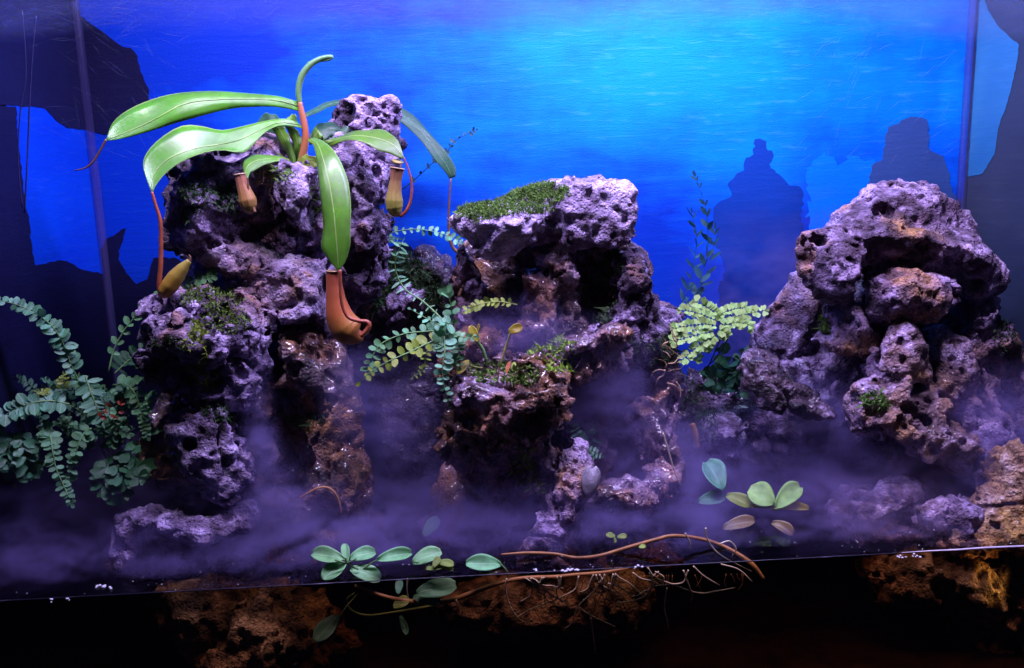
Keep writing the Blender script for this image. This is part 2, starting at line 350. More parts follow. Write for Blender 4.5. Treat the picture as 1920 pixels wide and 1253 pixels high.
ROCKS = {}
PROF = False
def rock(name, key, label, mat, blobs, carve=(), seed=0, vox=0.0028, k=0.018, rough=(0.014,0.09), fine=0.006, pit=((0.05,0.55),(0.02,0.5)), cat='rock', group=None, ridge=0.006, warp=0.014, crack=0.010, facets=8, inflate=1.12):
    """blobs / carve: (px, py, y, rx_px, ry_px, ry_m, angle) or with a trailing 'b' for a blocky lump"""
    def conv(b, inflate=inflate):
        c = P(b[0], b[1], b[2]); s = mpp(c); r = np.array([b[3]*s, b[5], b[4]*s])*inflate; a = math.radians(b[6] if len(b) > 6 else 0)
        return c, r, a, (len(b) > 7)
    t0 = time.time()
    bs = [conv(b) for b in blobs]; cs = [conv(b, 1.0) for b in carve]
    pad = 0.03; fr_ = np.random.default_rng(seed + 100); cuts = []
    for _ in bs:
        nn = fr_.normal(0, 1, (facets, 3)); nn /= np.linalg.norm(nn, axis=1, keepdims=True); cuts.append([(*a_, fr_.uniform(.62,.88)) for a_ in nn])
    lo = np.min([c - np.array([max(r[0],r[2])]*1 + [r[1]] + [max(r[0],r[2])]) for c, r, a, t in bs], 0) - pad
    hi = np.max([c + np.array([max(r[0],r[2])]*1 + [r[1]] + [max(r[0],r[2])]) for c, r, a, t in bs], 0) + pad
    lo[2] = max(lo[2], ZF + 0.004); hi[1] = min(hi[1], YB - 0.012); lo[1] = max(lo[1], 0.014); lo[0] = max(lo[0], XL + 0.012); hi[0] = min(hi[0], XR - 0.012)
    n = np.ceil((hi - lo)/vox).astype(int) + 1
    ax = [lo[i] + np.arange(n[i])*vox for i in range(3)]
    so = np.array([seed*3.17, seed*1.31, seed*2.71], np.float32)
    def shape(q):
        d = None
        def sd(c, r, a, blocky, cut=None):
            e = q - c.astype(np.float32); ca, sa = math.cos(a), math.sin(a)
            x = e[:,0]*ca + e[:,2]*sa; z = -e[:,0]*sa + e[:,2]*ca; y = e[:,1]
            if blocky:
                rr = r*0.86; ro = r.min()*0.3; qx = np.abs(x) - rr[0] + ro; qy = np.abs(y) - rr[1] + ro; qz = np.abs(z) - rr[2] + ro
                return np.sqrt(np.maximum(qx,0)**2 + np.maximum(qy,0)**2 + np.maximum(qz,0)**2) + np.minimum(np.maximum(np.maximum(qx,qy),qz),0) - ro
            x = x/r[0]; y = y/r[1]; z = z/r[2]
            k0 = np.sqrt(x*x + y*y + z*z); k1 = np.sqrt((x/r[0])**2 + (y/r[1])**2 + (z/r[2])**2) + 1e-9
            g = k0*(k0 - 1)/k1
            if cut is not None:
                for nx_, ny_, nz_, h_ in cut:
                    s_ = 1/math.sqrt((nx_/r[0])**2 + (ny_/r[1])**2 + (nz_/r[2])**2)
                    g = np.maximum(g, (x*nx_ + y*ny_ + z*nz_ - h_)*s_)
            return g
        for b, ct in zip(bs, cuts):
            e = sd(*b, ct); d = e if d is None else smin(d, e, k)
        for c in cs: d = smax(d, -sd(*c), 0.008)
        return d.astype(np.float32)
    def field(q):
        d = shape(q); bi = np.flatnonzero(np.abs(d) < 0.036); q = q[bi]
        w = np.stack([fbm(q + so + 11.3*i, 0.085, 1) for i in range(3)], 1)*(warp*0.85)
        dd = shape(q + w); near = np.abs(dd) < rough[0]*0.6 + ridge + fine + 0.016
        qq = q[near] + so; e = dd[near]
        crk = np.abs(fbm(qq + 1.7, 0.055, 2, 0.5)); e = e - rough[0]*fbm(qq, rough[1], 3, 0.5) - ridge*1.25*fbm(qq, 0.04, 3, 0.55, True) + crack*np.clip(1 - crk/0.09, 0, 1)
        msk = np.clip(-fbm(qq + 3.1, 0.12, 1), 0, 1)
        for sz, amt in pit:
            pk = pits(qq + w[near]*0.3, sz)
            e = smax(e, -(pk + sz*(0.5 - amt)*0.5 + msk*sz*0.35 + np.maximum(0, -(e + 0.3*sz))*1.2), 0.003)
        e -= fine*1.25*fbm(qq, 0.012, 2, 0.6)
        dd[near] = e; d[bi] = dd
        return d
    # coarse pass, then only the cells near the surface
    st = 3; cax = [a[::st] for a in ax]
    cg = np.stack(np.meshgrid(*cax, indexing='ij'), -1).reshape(-1, 3)
    cd = shape(cg.astype(np.float32)).reshape([len(a) for a in cax])
    up = cd
    for i in range(3): up = np.repeat(up, st, axis=i)
    up = up[:n[0], :n[1], :n[2]]
    pad_ = [(0, n[i] - up.shape[i]) for i in range(3)]
    if any(b for _, b in pad_): up = np.pad(up, pad_, mode='edge')
    D = np.where(up > 0, 1.0, -1.0).astype(np.float32)
    idx = np.argwhere(np.abs(up) < 0.036 + 2.2*vox)
    q = (idx*vox + lo).astype(np.float32)
    for s in range(0, len(q), 400000):
        ii = idx[s:s+400000]; D[ii[:,0], ii[:,1], ii[:,2]] = field(q[s:s+400000])
    for i in range(3):
        sl = [slice(None)]*3; sl[i] = 0; D[tuple(sl)] = np.maximum(D[tuple(sl)], 0.5*vox); sl[i] = -1; D[tuple(sl)] = np.maximum(D[tuple(sl)], 0.5*vox)
    V, Q = surface_nets(D, lo, vox); V, Q = biggest(V, Q)
    if PROF: print('ROCK', key, len(Q), n, round(time.time()-t0,2))
    o = mesh(name, V, Q, mat, origin=(V[:,0].mean(), V[:,1].mean(), V[:,2].min()))
    ca_ = o.data.color_attributes.new('rock_colour', 'FLOAT_COLOR', 'POINT'); ca_.data.foreach_set('color', rock_colour(V, mat.name).ravel())
    tag(o, label, cat, group)
    fn = np.cross(V[Q[:,2]] - V[Q[:,0]], V[Q[:,3]] - V[Q[:,1]]); vn = np.zeros_like(V)
    for c in range(4): np.add.at(vn, Q[:,c], fn)
    vn /= np.linalg.norm(vn, axis=1, keepdims=True) + 1e-12
    ROCKS[key] = (V, vn); return o

# ------------------------------------------------------------------ the tank: panels, mural, seams, floor, water
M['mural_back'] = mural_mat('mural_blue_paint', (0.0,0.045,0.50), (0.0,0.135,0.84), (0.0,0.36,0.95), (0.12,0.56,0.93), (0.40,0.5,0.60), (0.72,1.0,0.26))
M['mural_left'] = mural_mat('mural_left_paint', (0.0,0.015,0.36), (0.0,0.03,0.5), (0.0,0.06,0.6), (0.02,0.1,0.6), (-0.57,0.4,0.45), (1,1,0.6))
M['mural_right'] = mural_mat('mural_grey_paint', (0.014,0.02,0.04), (0.026,0.034,0.06), (0.045,0.055,0.085), (0.07,0.08,0.11), (0.84,0.4,0.5), (1,1,0.5))
M['paint_navy'] = mural_mat('navy_rock_paint', (0.002,0.002,0.016), (0.004,0.004,0.030), (0.008,0.008,0.045), (0.015,0.015,0.06), (-0.5,0.5,0.5), (0.5,1,0.4))
M['paint_blue'] = mural_mat('blue_rock_paint', (0.001,0.020,0.19), (0.002,0.038,0.28), (0.005,0.07,0.42), (0.01,0.08,0.45), (0.45,0.5,0.5), (0.4,1,0.3))
M['paint_grey'] = mural_mat('slate_rock_paint', (0.016,0.05,0.20), (0.028,0.075,0.25), (0.045,0.11,0.32), (0.06,0.14,0.36), (0.7,0.5,0.5), (0.4,1,0.3))
M['paint_teal'] = mural_mat('teal_paint', (0.015,0.11,0.26), (0.025,0.16,0.33), (0.04,0.20,0.38), (0.07,0.26,0.42), (0.84,0.4,0.6), (0.4,1,0.3))
M['paint_cyan'] = mural_mat('cyan_stroke_paint', (0.0,0.13,0.80), (0.0,0.19,0.86), (0.0,0.27,0.9), (0.03,0.35,0.9), (0.6,0.5,0.5), (0.4,1,0.3))

M['mural_deep'] = mural_mat('deep_stroke_paint', (0.0,0.05,0.75), (0.0,0.085,0.9), (0.0,0.15,0.95), (0.02,0.2,0.95), (0.6,0.5,0.5), (0.4,1,0.3))
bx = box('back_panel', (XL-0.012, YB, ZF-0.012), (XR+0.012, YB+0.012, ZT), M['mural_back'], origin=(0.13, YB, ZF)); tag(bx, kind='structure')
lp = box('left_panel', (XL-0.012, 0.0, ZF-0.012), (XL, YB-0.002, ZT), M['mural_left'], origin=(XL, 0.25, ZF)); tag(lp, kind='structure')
rp = box('right_panel', (XR, 0.0, ZF-0.012), (XR+0.012, YB-0.002, ZT), M['mural_right'], origin=(XR, 0.25, ZF)); tag(rp, kind='structure')

def jitter(pts, n=5, amp=2.0, seed=0):
    r = random.Random(seed); out = []
    for (x0,y0), (x1,y1) in zip(pts, pts[1:] + pts[:1]):
        L_ = math.hypot(x1-x0, y1-y0); kk = max(1, min(24, int(L_/7)))
        for i in range(kk):
            t = i/kk; a = amp if 0 < i else 0
            out.append((x0 + (x1-x0)*t + r.uniform(-a,a), y0 + (y1-y0)*t + r.uniform(-a,a)))
    return out
def painted(name, pts, mat, parent, f, axis, thick, label, seed=0, amp=2.0, raw=False):
    pts = pts if raw else jitter(pts, 6, amp, seed)
    w = [f(x, y) for x, y in pts]; n = len(w); off = np.zeros(3); off[axis] = thick
    v = [p for p in w] + [p + off for p in w]
    faces = [list(range(n)), list(range(2*n-1, n-1, -1))] + [[i, n+i, n+(i+1)%n, (i+1)%n] for i in range(n)]
    o = mesh(name, v, faces, mat, parent, smooth=False); o['label'] = label; return o
FB = lambda d: (lambda x, y: P(x, y, YB - d))
fl = lambda x, y: PX(x, y, XL + 0.0005)
fr = lambda x, y: PX(x, y, XR - 0.0005)
painted('painted_rock', [(128,-40),(150,30),(185,55),(205,70),(230,88),(245,90),(258,105),(262,125),(270,150),(280,170),(280,188),(255,200),(230,230),(205,252),(185,250),(168,245),(150,246),(110,244)], M['paint_navy'], bx, FB(.0008), 1, .0004, 'navy painted overhang in the upper left corner', 1)
painted('painted_rock', [(150,505),(172,500),(185,470),(205,445),(222,436),(236,428),(222,470),(222,486),(230,500),(243,518),(256,533),(275,525),(282,500),(288,484),(330,484),(346,496),(420,488),(520,480),(560,620),(560,900),(190,900),(150,560)], M['paint_navy'], bx, FB(.0008), 1, .0004, 'navy painted rocks low on the left', 2)
painted('painted_rock', [(690,620),(700,520),(720,470),(745,455),(770,462),(782,485),(800,488),(812,478),(835,484),(850,500),(868,540),(900,560),(990,580),(990,760),(690,760)], M['paint_navy'], bx, FB(.0008), 1, .0004, 'navy painted rocks between the left and middle rockwork', 3)
painted('painted_rock', [(1335,640),(1350,590),(1346,545),(1360,500),(1343,455),(1338,400),(1345,382),(1370,370),(1368,340),(1382,325),(1395,320),(1395,305),(1405,295),(1413,290),(1413,268),(1425,260),(1437,265),(1440,282),(1447,282),(1447,300),(1445,315),(1470,335),(1480,348),(1500,350),(1507,365),(1500,400),(1505,450),(1512,500),(1540,640),(1500,720),(1380,720)], M['paint_blue'], bx, FB(.0008), 1, .0004, 'blue painted rock spire beside the fern', 4, 4.0)
painted('painted_rock', [(1640,560),(1632,500),(1632,420),(1628,345),(1640,305),(1655,300),(1660,262),(1666,238),(1685,232),(1700,222),(1720,220),(1738,224),(1742,240),(1740,275),(1752,286),(1768,292),(1778,320),(1785,360),(1795,372),(1806,374),(1806,620),(1660,620)], M['paint_grey'], bx, FB(.0014), 1, .0004, 'slate painted rock near the right corner', 5, 2.4)
painted('painted_brush_stroke', [(1510,330),(1525,300),(1548,285),(1570,310),(1600,292),(1640,300),(1640,430),(1636,560),(1512,560),(1506,470),(1516,390)], M['paint_cyan'], bx, FB(.0004), 1, .0002, 'faint cyan brush strokes beside the slate rock', 6, 7)
painted('painted_rock', [(-160,-80),(132,-60),(172,246),(125,240),(105,226),(85,204),(50,200),(-160,190)], M['paint_navy'], lp, fl, 0, .0002, 'navy painted overhang on the left panel', 7)
painted('painted_rock', [(-160,180),(30,200),(36,280),(48,380),(58,450),(66,498),(85,495),(110,488),(125,490),(152,505),(206,515),(262,1010),(-160,1150)], M['paint_navy'], lp, fl, 0, .0002, 'navy painted cliff on the left panel', 8)
painted('painted_sky', [(1838,-30),(1852,18),(1872,50),(1911,85),(1905,130),(1890,190),(1872,240),(1865,290),(1842,326),(1814,332)], M['paint_teal'], rp, fr, 0, -.0002, 'pale teal painted gap on the right panel', 9, 1.0)

# corner seams of clear silicone
m, nt, out = newmat('clear_silicone'); M['silicone'] = m
b = N(nt, 'ShaderNodeBsdfPrincipled'); nt.links.new(ramp(nt, noise(nt, mapped(nt, pos(nt), (60,60,3)), 1.0, 5), [(0.35, (0.05,0.045,0.16)), (0.65, (0.16,0.14,0.34))]), b.inputs['Base Color'])
b.inputs['Roughness'].default_value = 0.3
tr = N(nt, 'ShaderNodeBsdfTransparent'); tr.inputs[0].default_value = (0.9,0.88,1,1); mx = N(nt, 'ShaderNodeMixShader'); mx.inputs[0].default_value = 0.32; nt.links.new(tr.outputs[0], mx.inputs[1]); nt.links.new(b.outputs[0], mx.inputs[2]); nt.links.new(mx.outputs[0], out.inputs[0])

def catmull(pts, n):
    p = np.asarray(pts, float)
    if len(p) == 2: return p[0] + (p[1]-p[0])*np.linspace(0,1,n)[:,None]
    q = np.vstack([2*p[0]-p[1], p, 2*p[-1]-p[-2]]); seg = len(p) - 1; t = np.linspace(0, seg, n); i = np.minimum(t.astype(int), seg-1); u = (t - i)[:,None]
    a, b_, c, d = q[i], q[i+1], q[i+2], q[i+3]
    return 0.5*((2*b_) + (-a+c)*u + (2*a-5*b_+4*c-d)*u**2 + (-a+3*b_-3*c+d)*u**3)
def sweep(pts, rad, n=24, seg=8, cap=True, squash=None):
    """tube along a smooth curve with varying radius; returns v, f, uv"""
    c = catmull(pts, n); rad = np.interp(np.linspace(0,1,n), np.linspace(0,1,len(rad)), rad) if not np.isscalar(rad) else np.full(n, rad)
    t = np.gradient(c, axis=0); t /= np.linalg.norm(t, axis=1, keepdims=True) + 1e-12
    ref = np.array([0,0,1.0]) if abs(t[0,2]) < 0.9 else np.array([1.0,0,0]); nn = np.cross(t[0], ref); nn /= np.linalg.norm(nn); v = []; uv = []
    for i in range(n):
        nn = nn - t[i]*(nn @ t[i]); nn /= np.linalg.norm(nn) + 1e-12; bb = np.cross(t[i], nn)
        for s in range(seg):
            a = 2*math.pi*s/seg; v.append(c[i] + rad[i]*(math.cos(a)*nn + math.sin(a)*bb)); uv.append((s/seg, i/(n-1)))
    f = [(i*seg+s, i*seg+(s+1)%seg, (i+1)*seg+(s+1)%seg, (i+1)*seg+s) for i in range(n-1) for s in range(seg)]
    if cap:
        f.append(list(range(seg-1,-1,-1))); f.append([(n-1)*seg+s for s in range(seg)])
    return np.array(v), f, np.array(uv)
def merge(parts):
    V, Fc, U, o = [], [], [], 0
    for v, f, u in parts:
        V.append(v); U.append(u); Fc += [[i + o for i in q] for q in f]; o += len(v)
    return np.vstack(V), Fc, np.vstack(U)

v, f, u = sweep([(XL+.004,YB-.004,ZF+.01),(XL+.004,YB-.004,ZT)], .0075, 40, 10)
tag(mesh('corner_seam', v, f, M['silicone'], origin=(XL,YB,ZF), uv=u), 'pale silicone seam in the left rear corner of the tank', 'seam')
v, f, u = sweep([(XR-.005,YB-.005,ZF+.01),(XR-.005,YB-.005,ZT)], .0085, 40, 10)
tag(mesh('corner_seam', v, f, M['silicone'], origin=(XR,YB,ZF), uv=u), 'violet silicone seam in the right rear corner of the tank', 'seam')

M['substrate'] = plain('dark_silt', (0.022,0.012,0.007), 0.9, 0.2, 0.7, 40, bump=1.0)
gx, gy = np.meshgrid(np.linspace(XL, XR, 160), np.linspace(0.0, YB, 60), indexing='ij')
q = np.stack([gx.ravel(), gy.ravel(), np.zeros(gx.size)], 1); q[:,2] = ZF + 0.012 + 0.010*fbm(q, 0.08, 4)
fi = np.arange(gx.size).reshape(gx.shape)
ff = np.stack([fi[:-1,:-1], fi[1:,:-1], fi[1:,1:], fi[:-1,1:]], -1).reshape(-1,4)
tag(mesh('tank_floor', q, ff, M['substrate'], origin=(0,0.25,ZF)), kind='structure')

# water: one closed body, murky brown, with a rippled top
m, nt, out = newmat('murky_water'); M['water'] = m
fr_ = N(nt, 'ShaderNodeFresnel'); fr_.inputs[0].default_value = 1.33
bm = N(nt, 'ShaderNodeBump'); bm.inputs['Strength'].default_value = 0.5; bm.inputs['Distance'].default_value = 0.003
pp = pos(nt); nt.links.new(math_(nt, 'ADD', noise(nt, pp, 18, 3, 0.5, 0.4), math_(nt, 'MULTIPLY', noise(nt, pp, 70, 2), 0.3)), bm.inputs['Height'])
gl = N(nt, 'ShaderNodeBsdfGlossy'); gl.inputs['Roughness'].default_value = 0.03; nt.links.new(bm.outputs[0], gl.inputs['Normal']); nt.links.new(bm.outputs[0], fr_.inputs['Normal'])
tr = N(nt, 'ShaderNodeBsdfTransparent'); mx = N(nt, 'ShaderNodeMixShader'); nt.links.new(fr_.outputs[0], mx.inputs[0]); nt.links.new(tr.outputs[0], mx.inputs[1]); nt.links.new(gl.outputs[0], mx.inputs[2])
va = N(nt, 'ShaderNodeVolumeAbsorption'); va.inputs['Color'].default_value = (0.72,0.50,0.22,1); va.inputs['Density'].default_value = 24.0
nt.links.new(mx.outputs[0], out.inputs['Surface']); nt.links.new(va.outputs[0], out.inputs['Volume'])
wt = box('water', (XL+.001, 0.0015, ZF-.008), (XR-.001, YB-.001, 0.0), M['water'], origin=(0.13,0.25,ZF)); tag(wt, kind='structure')
m, nt, out = newmat('meniscus_water'); b = N(nt, 'ShaderNodeBsdfPrincipled'); b.inputs['Base Color'].default_value = (0.55,0.45,0.7,1); b.inputs['Roughness'].default_value = 0.35
nt.links.new(ramp(nt, noise(nt, pos(nt), 14, 5, 0.7), [(0.55, (0.012,0.008,0.02)), (0.8, (0.35,0.3,0.42))]), b.inputs['Base Color']); nt.links.new(b.outputs[0], out.inputs[0])
v, f, u = sweep([(XL+.004,.0028,.0006),(XR-.004,.0028,.0006)], .0007, 60, 6); mesh('meniscus', v, f, m, wt, uv=u)
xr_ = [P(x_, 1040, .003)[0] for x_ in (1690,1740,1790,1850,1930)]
v, f, u = sweep([(x_, .0026, .0012 + .0003*math.sin(9*i_)) for i_, x_ in enumerate(xr_)], [.0003,.0009,.0012,.0014,.0014], 40, 6); mesh('meniscus_glint', v, f, plain('painted_waterline_glint', (0.8,0.72,0.85), 0.3), wt, uv=u)  # pale strip: the waterline's bright glint is put into its colour

# front pane, with a pale film and scratches along its upper edge
m, nt, out = newmat('clear_pane'); M['pane'] = m
tr = N(nt, 'ShaderNodeBsdfTransparent'); gl = N(nt, 'ShaderNodeBsdfGlossy'); gl.inputs['Roughness'].default_value = 0.02; mx2 = N(nt, 'ShaderNodeMixShader'); mx2.inputs[0].default_value = 0.015
nt.links.new(tr.outputs[0], mx2.inputs[1]); nt.links.new(gl.outputs[0], mx2.inputs[2]); nt.links.new(mx2.outputs[0], out.inputs[0])
pane = box('front_pane', (XL-.012,-.010,ZF-.012), (XR+.012,-.002,ZT), M['pane'], origin=(0.13,0,ZF)); tag(pane, kind='structure')
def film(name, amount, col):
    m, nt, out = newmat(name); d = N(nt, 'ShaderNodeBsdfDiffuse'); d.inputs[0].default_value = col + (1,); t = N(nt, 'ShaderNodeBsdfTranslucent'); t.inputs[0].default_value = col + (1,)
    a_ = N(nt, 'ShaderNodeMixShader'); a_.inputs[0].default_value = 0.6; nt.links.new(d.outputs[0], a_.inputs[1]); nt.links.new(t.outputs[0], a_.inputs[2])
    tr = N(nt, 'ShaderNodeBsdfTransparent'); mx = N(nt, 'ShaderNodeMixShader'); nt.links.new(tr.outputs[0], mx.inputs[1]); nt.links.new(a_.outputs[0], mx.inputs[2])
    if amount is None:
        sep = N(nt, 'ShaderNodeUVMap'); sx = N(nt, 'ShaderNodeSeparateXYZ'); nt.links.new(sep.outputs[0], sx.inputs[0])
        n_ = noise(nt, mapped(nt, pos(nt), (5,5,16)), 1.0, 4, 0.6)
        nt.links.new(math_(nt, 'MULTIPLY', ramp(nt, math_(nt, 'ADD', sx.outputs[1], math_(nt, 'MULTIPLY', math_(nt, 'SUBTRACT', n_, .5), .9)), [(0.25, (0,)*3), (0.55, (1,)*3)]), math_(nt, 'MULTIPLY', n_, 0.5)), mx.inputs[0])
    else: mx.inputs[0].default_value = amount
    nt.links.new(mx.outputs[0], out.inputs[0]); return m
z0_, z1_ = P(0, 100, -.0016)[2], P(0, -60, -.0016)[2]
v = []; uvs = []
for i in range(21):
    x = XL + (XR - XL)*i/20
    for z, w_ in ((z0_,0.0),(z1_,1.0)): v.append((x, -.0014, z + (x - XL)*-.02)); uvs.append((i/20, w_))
mesh('pale_film', v, [(2*i, 2*i+2, 2*i+3, 2*i+1) for i in range(20)], film('pale_violet_film', None, (0.62,0.60,0.85)), pane, uv=uvs)
r = random.Random(21); ps = []
for i in range(520):
    if i < 420: x = r.uniform(-20,1940) if i % 2 else r.choice([r.uniform(0,260), r.uniform(600,900)]); y_ = abs(r.gauss(0,34)) + 2; ln = r.uniform(8,60)*(1.6 if r.random() < .15 else 1); a_ = r.choice([r.gauss(-.45,.2), r.gauss(.4,.25), r.gauss(0,.06)])
    else: x = r.uniform(100,330) if i < 470 else r.uniform(1500,1830); y_ = r.uniform(60,300); ln = r.uniform(15,80); a_ = r.gauss(.6,.35) if i < 470 else r.gauss(-.9,.3)
    wd_ = r.uniform(.25,.6); cv = r.uniform(-.12,.12); q = []
    for k_ in range(5):
        t = k_/4 - .5; q.append(P(x + ln*t*math.cos(a_) - cv*ln*(t*t)*math.sin(a_), y_ + ln*t*math.sin(a_) + cv*ln*4*(t*t)*math.cos(a_), -.0110))
    q = np.array(q); off = np.array([math.sin(a_), 0, math.cos(a_)])*wd_*mpp(q[0]); vv = []
    for k_, c_ in enumerate(q): vv += [c_ - off*(1 - abs(k_-2)/2.2), c_ + off*(1 - abs(k_-2)/2.2)]
    ps.append((np.array(vv), [(2*k_, 2*k_+2, 2*k_+3, 2*k_+1) for k_ in range(4)], np.zeros((10,2))))
v, f, u = merge(ps); o = mesh('scratches', v, f, film('pale_scratch', 0.22, (0.8,0.78,0.95)), pane, uv=u); o['kind'] = 'stuff'

# ------------------------------------------------------------------ rockwork
M['rock_warm_glow'] = rock_mat('painted_glow_rock', (0.85,0.62,0.40), (0.72,0.44,0.18), (0.25,0.13,0.05), (0.62,0.34,0.06), 0.8, rough=0.6, wet=0.2, seed=8.3)  # ochre all over: the corner's warm glow is put into the colour
M['rock_shard'] = rock_mat('shard_rock', (0.48,0.38,0.42), (0.20,0.13,0.13), (0.035,0.02,0.022), (0.34,0.16,0.03), 0.35, rough=0.5, wet=0.4, seed=6.1)
rock('crag', 'A1', 'tall lilac crag with a horn-shaped peak under the pitcher plant', M['rock_a'],
  [(425,345,.29,80,62,.06),(500,325,.32,105,58,.07),(385,425,.26,70,55,.055),(450,480,.25,95,36,.05,-28),(655,330,.33,52,105,.055),(700,238,.33,50,48,.04,0,'b'),(675,430,.30,40,110,.05),(566,365,.235,34,48,.035),(555,555,.25,62,58,.055),(690,300,.33,50,60,.045),(630,470,.31,60,60,.06),(520,450,.39,150,160,.05),(600,600,.30,60,60,.06)],
  [(515,425,.22,55,45,.08),(590,470,.20,40,45,.06),(455,580,.2,40,30,.06),(600,300,.22,30,30,.03),(690,270,.27,22,14,.02)], vox=0.0032, seed=1, pit=((0.055,0.6),(0.022,0.6),(0.010,0.55)))
rock('pitted_boulder', 'A2', 'pitted mauve boulder with moss patches left of the waterfall', M['rock_a'],
  [(390,640,.185,108,85,.07),(425,700,.18,85,72,.06),(325,600,.20,48,45,.045),(350,560,.22,60,25,.05),(455,620,.21,50,60,.05)], [(420,800,.15,60,14,.05)], seed=2, pit=((0.045,0.75),(0.020,0.8),(0.011,0.7)), rough=(0.014,0.08))
rock('fall_rock', 'A3', 'wet rock face with the left waterfall channel and a low dark cave', M['rock_wet'],
  [(405,850,.17,55,72,.05,10),(330,850,.21,55,60,.05),(485,850,.22,40,130,.05),(570,690,.26,70,70,.06),(630,790,.24,50,120,.05),(620,900,.21,65,70,.05),(570,830,.30,90,140,.06),(530,960,.22,60,50,.05),(440,800,.3,150,120,.08),(420,1000,.22,120,40,.06),(600,1000,.22,120,40,.06),(500,1100,.25,190,90,.07)],
  [(380,930,.13,72,36,.09),(570,880,.20,48,62,.05),(560,790,.18,40,20,.04)], vox=0.0038, seed=3, pit=((0.05,0.5),(0.018,0.5)))
rock('pale_block', 'A3b', 'pale lilac block jutting out above the low cave', M['rock_b'],
  [(405,830,.135,48,48,.03,12,'b'),(430,870,.14,38,42,.03),(350,810,.16,35,28,.03)], seed=33, pit=((0.03,0.4),(0.012,0.45)))
rock('rim_stone', 'A4', 'knobbly lilac rim stone across the cave mouth at the waterline', M['rock_b'],
  [(243,990,.125,22,28,.022),(272,976,.12,26,20,.022),(318,978,.115,29,23,.024,-20),(352,993,.11,28,20,.022,-10),(388,995,.11,32,22,.022),(428,988,.115,32,22,.024),(458,970,.13,24,22,.022),(248,1030,.125,26,50,.03),(340,1045,.14,120,44,.03)], seed=4, rough=(0.006,0.05), pit=((0.02,0.35),), ridge=.004, fine=.004, vox=.0024, k=.010, crack=.002, warp=.006)
rock('mossy_rock', 'A5', 'dark moss-covered rock behind the button fern', M['rock_dark'],
  [(750,560,.40,70,80,.05),(815,540,.41,30,62,.04),(760,680,.40,90,110,.05),(790,780,.38,100,130,.06),(700,600,.36,35,70,.05)], vox=0.0042, seed=5, pit=((0.04,0.5),(0.016,0.5)), rough=(0.022,0.08))
rock('lava_stone', 'A6', 'small knobbly grey lava stone left of the button fern', M['rock_b'], [(758,578,.30,28,30,.03),(735,592,.31,18,18,.02)], seed=55, vox=.0022, pit=((0.016,0.8),(0.008,0.7)), rough=(0.006,0.04), ridge=.005)
rock('cap_rock', 'B1', 'flat-topped pale rock slab capping the middle rockwork', M['rock_cap'],
  [(950,425,.26,92,30,.07,7),(1115,398,.30,66,56,.06,0,'b'),(1035,398,.33,95,42,.06),(876,408,.26,28,12,.03),(935,448,.24,48,26,.035,10),(1040,372,.33,80,22,.06,5)], [(1050,440,.20,60,25,.06),(1100,470,.22,50,30,.05)], crack=.003, seed=6, rough=(0.008,0.08), pit=((0.03,0.05),(0.011,0.5)), fine=.006, ridge=.004, warp=.012)
rock('cave_column', 'B2', 'wet hollowed rock column with ochre pillars below the cap rock', M['rock_wet'],
  [(1030,540,.41,165,120,.045),(1085,470,.38,95,45,.05),(1145,545,.40,70,100,.04),(1045,500,.29,32,75,.04),(1015,570,.27,32,55,.035,15),(1090,590,.29,26,70,.03,-20),(1005,620,.25,40,20,.03),(1130,480,.32,35,50,.04),(1000,680,.29,150,38,.08),(1130,650,.30,90,30,.06),(905,640,.28,50,30,.06)],
  [(1052,590,.24,16,34,.06),(960,540,.24,52,60,.10),(1125,560,.24,34,60,.09)], vox=0.0036, seed=7, pit=((0.05,0.45),(0.018,0.55)), k=.012)
rock('side_wall_rock', 'B2r', 'lilac porous rock wall closing the right side of the middle cave', M['rock_a'],
  [(1180,520,.29,32,62,.05),(1195,590,.285,36,60,.05),(1150,625,.25,40,24,.04,20),(1225,640,.29,45,42,.05),(1235,600,.33,30,40,.04)], seed=77, pit=((0.035,0.5),(0.013,0.65)))
rock('side_wall_rock', 'B2l', 'thin lilac rock wall on the left side of the middle cave', M['rock_a'],
  [(880,540,.31,14,62,.04,12),(862,590,.30,18,50,.04,18),(858,640,.29,26,30,.04)], seed=78, pit=((0.03,0.5),(0.012,0.6)), rough=(.01,.06))
rock('basin_rim', 'B2b', 'curved brown basin lip holding the upper pool', M['rock_wet'],
  [(880,668,.20,32,16,.03),(1070,655,.205,50,13,.03,14),(1130,632,.22,40,14,.03,28),(1110,690,.22,55,28,.03,10),(1010,668,.20,40,10,.03)], seed=79, rough=(.010,.06), pit=((0.025,0.4),(0.01,0.4)), vox=.0024)
rock('wet_outcrop', 'B3', 'jagged wet brown outcrop hanging below the upper pool', M['rock_wet'],
  [(925,740,.165,75,45,.045),(890,780,.17,45,50,.04),(960,800,.155,70,42,.04),(1018,720,.15,30,30,.03),(1030,765,.15,16,38,.025),(985,740,.14,30,26,.03),(880,840,.17,38,36,.035),(1010,840,.15,22,62,.025,12),(990,690,.2,60,20,.04),(940,860,.24,70,90,.05)], [(1008,770,.12,16,24,.04),(925,845,.12,30,24,.05)], seed=8, pit=((0.04,0.7),(0.016,0.75),(0.009,0.6)), rough=(0.018,0.06), ridge=.014, fine=.008, vox=.0025)
rock('leaning_rock', 'B4', 'slanting brown rock finger reaching down into the water', M['rock_c'],
  [(1072,905,.125,24,42,.025,-28),(1048,950,.11,26,42,.025,-35),(1022,995,.10,30,26,.025,-35),(1010,1040,.11,40,40,.03),(1085,870,.14,16,26,.02)], seed=9, rough=(.010,.05), pit=((0.025,0.5),(0.010,0.5)), vox=.0023)
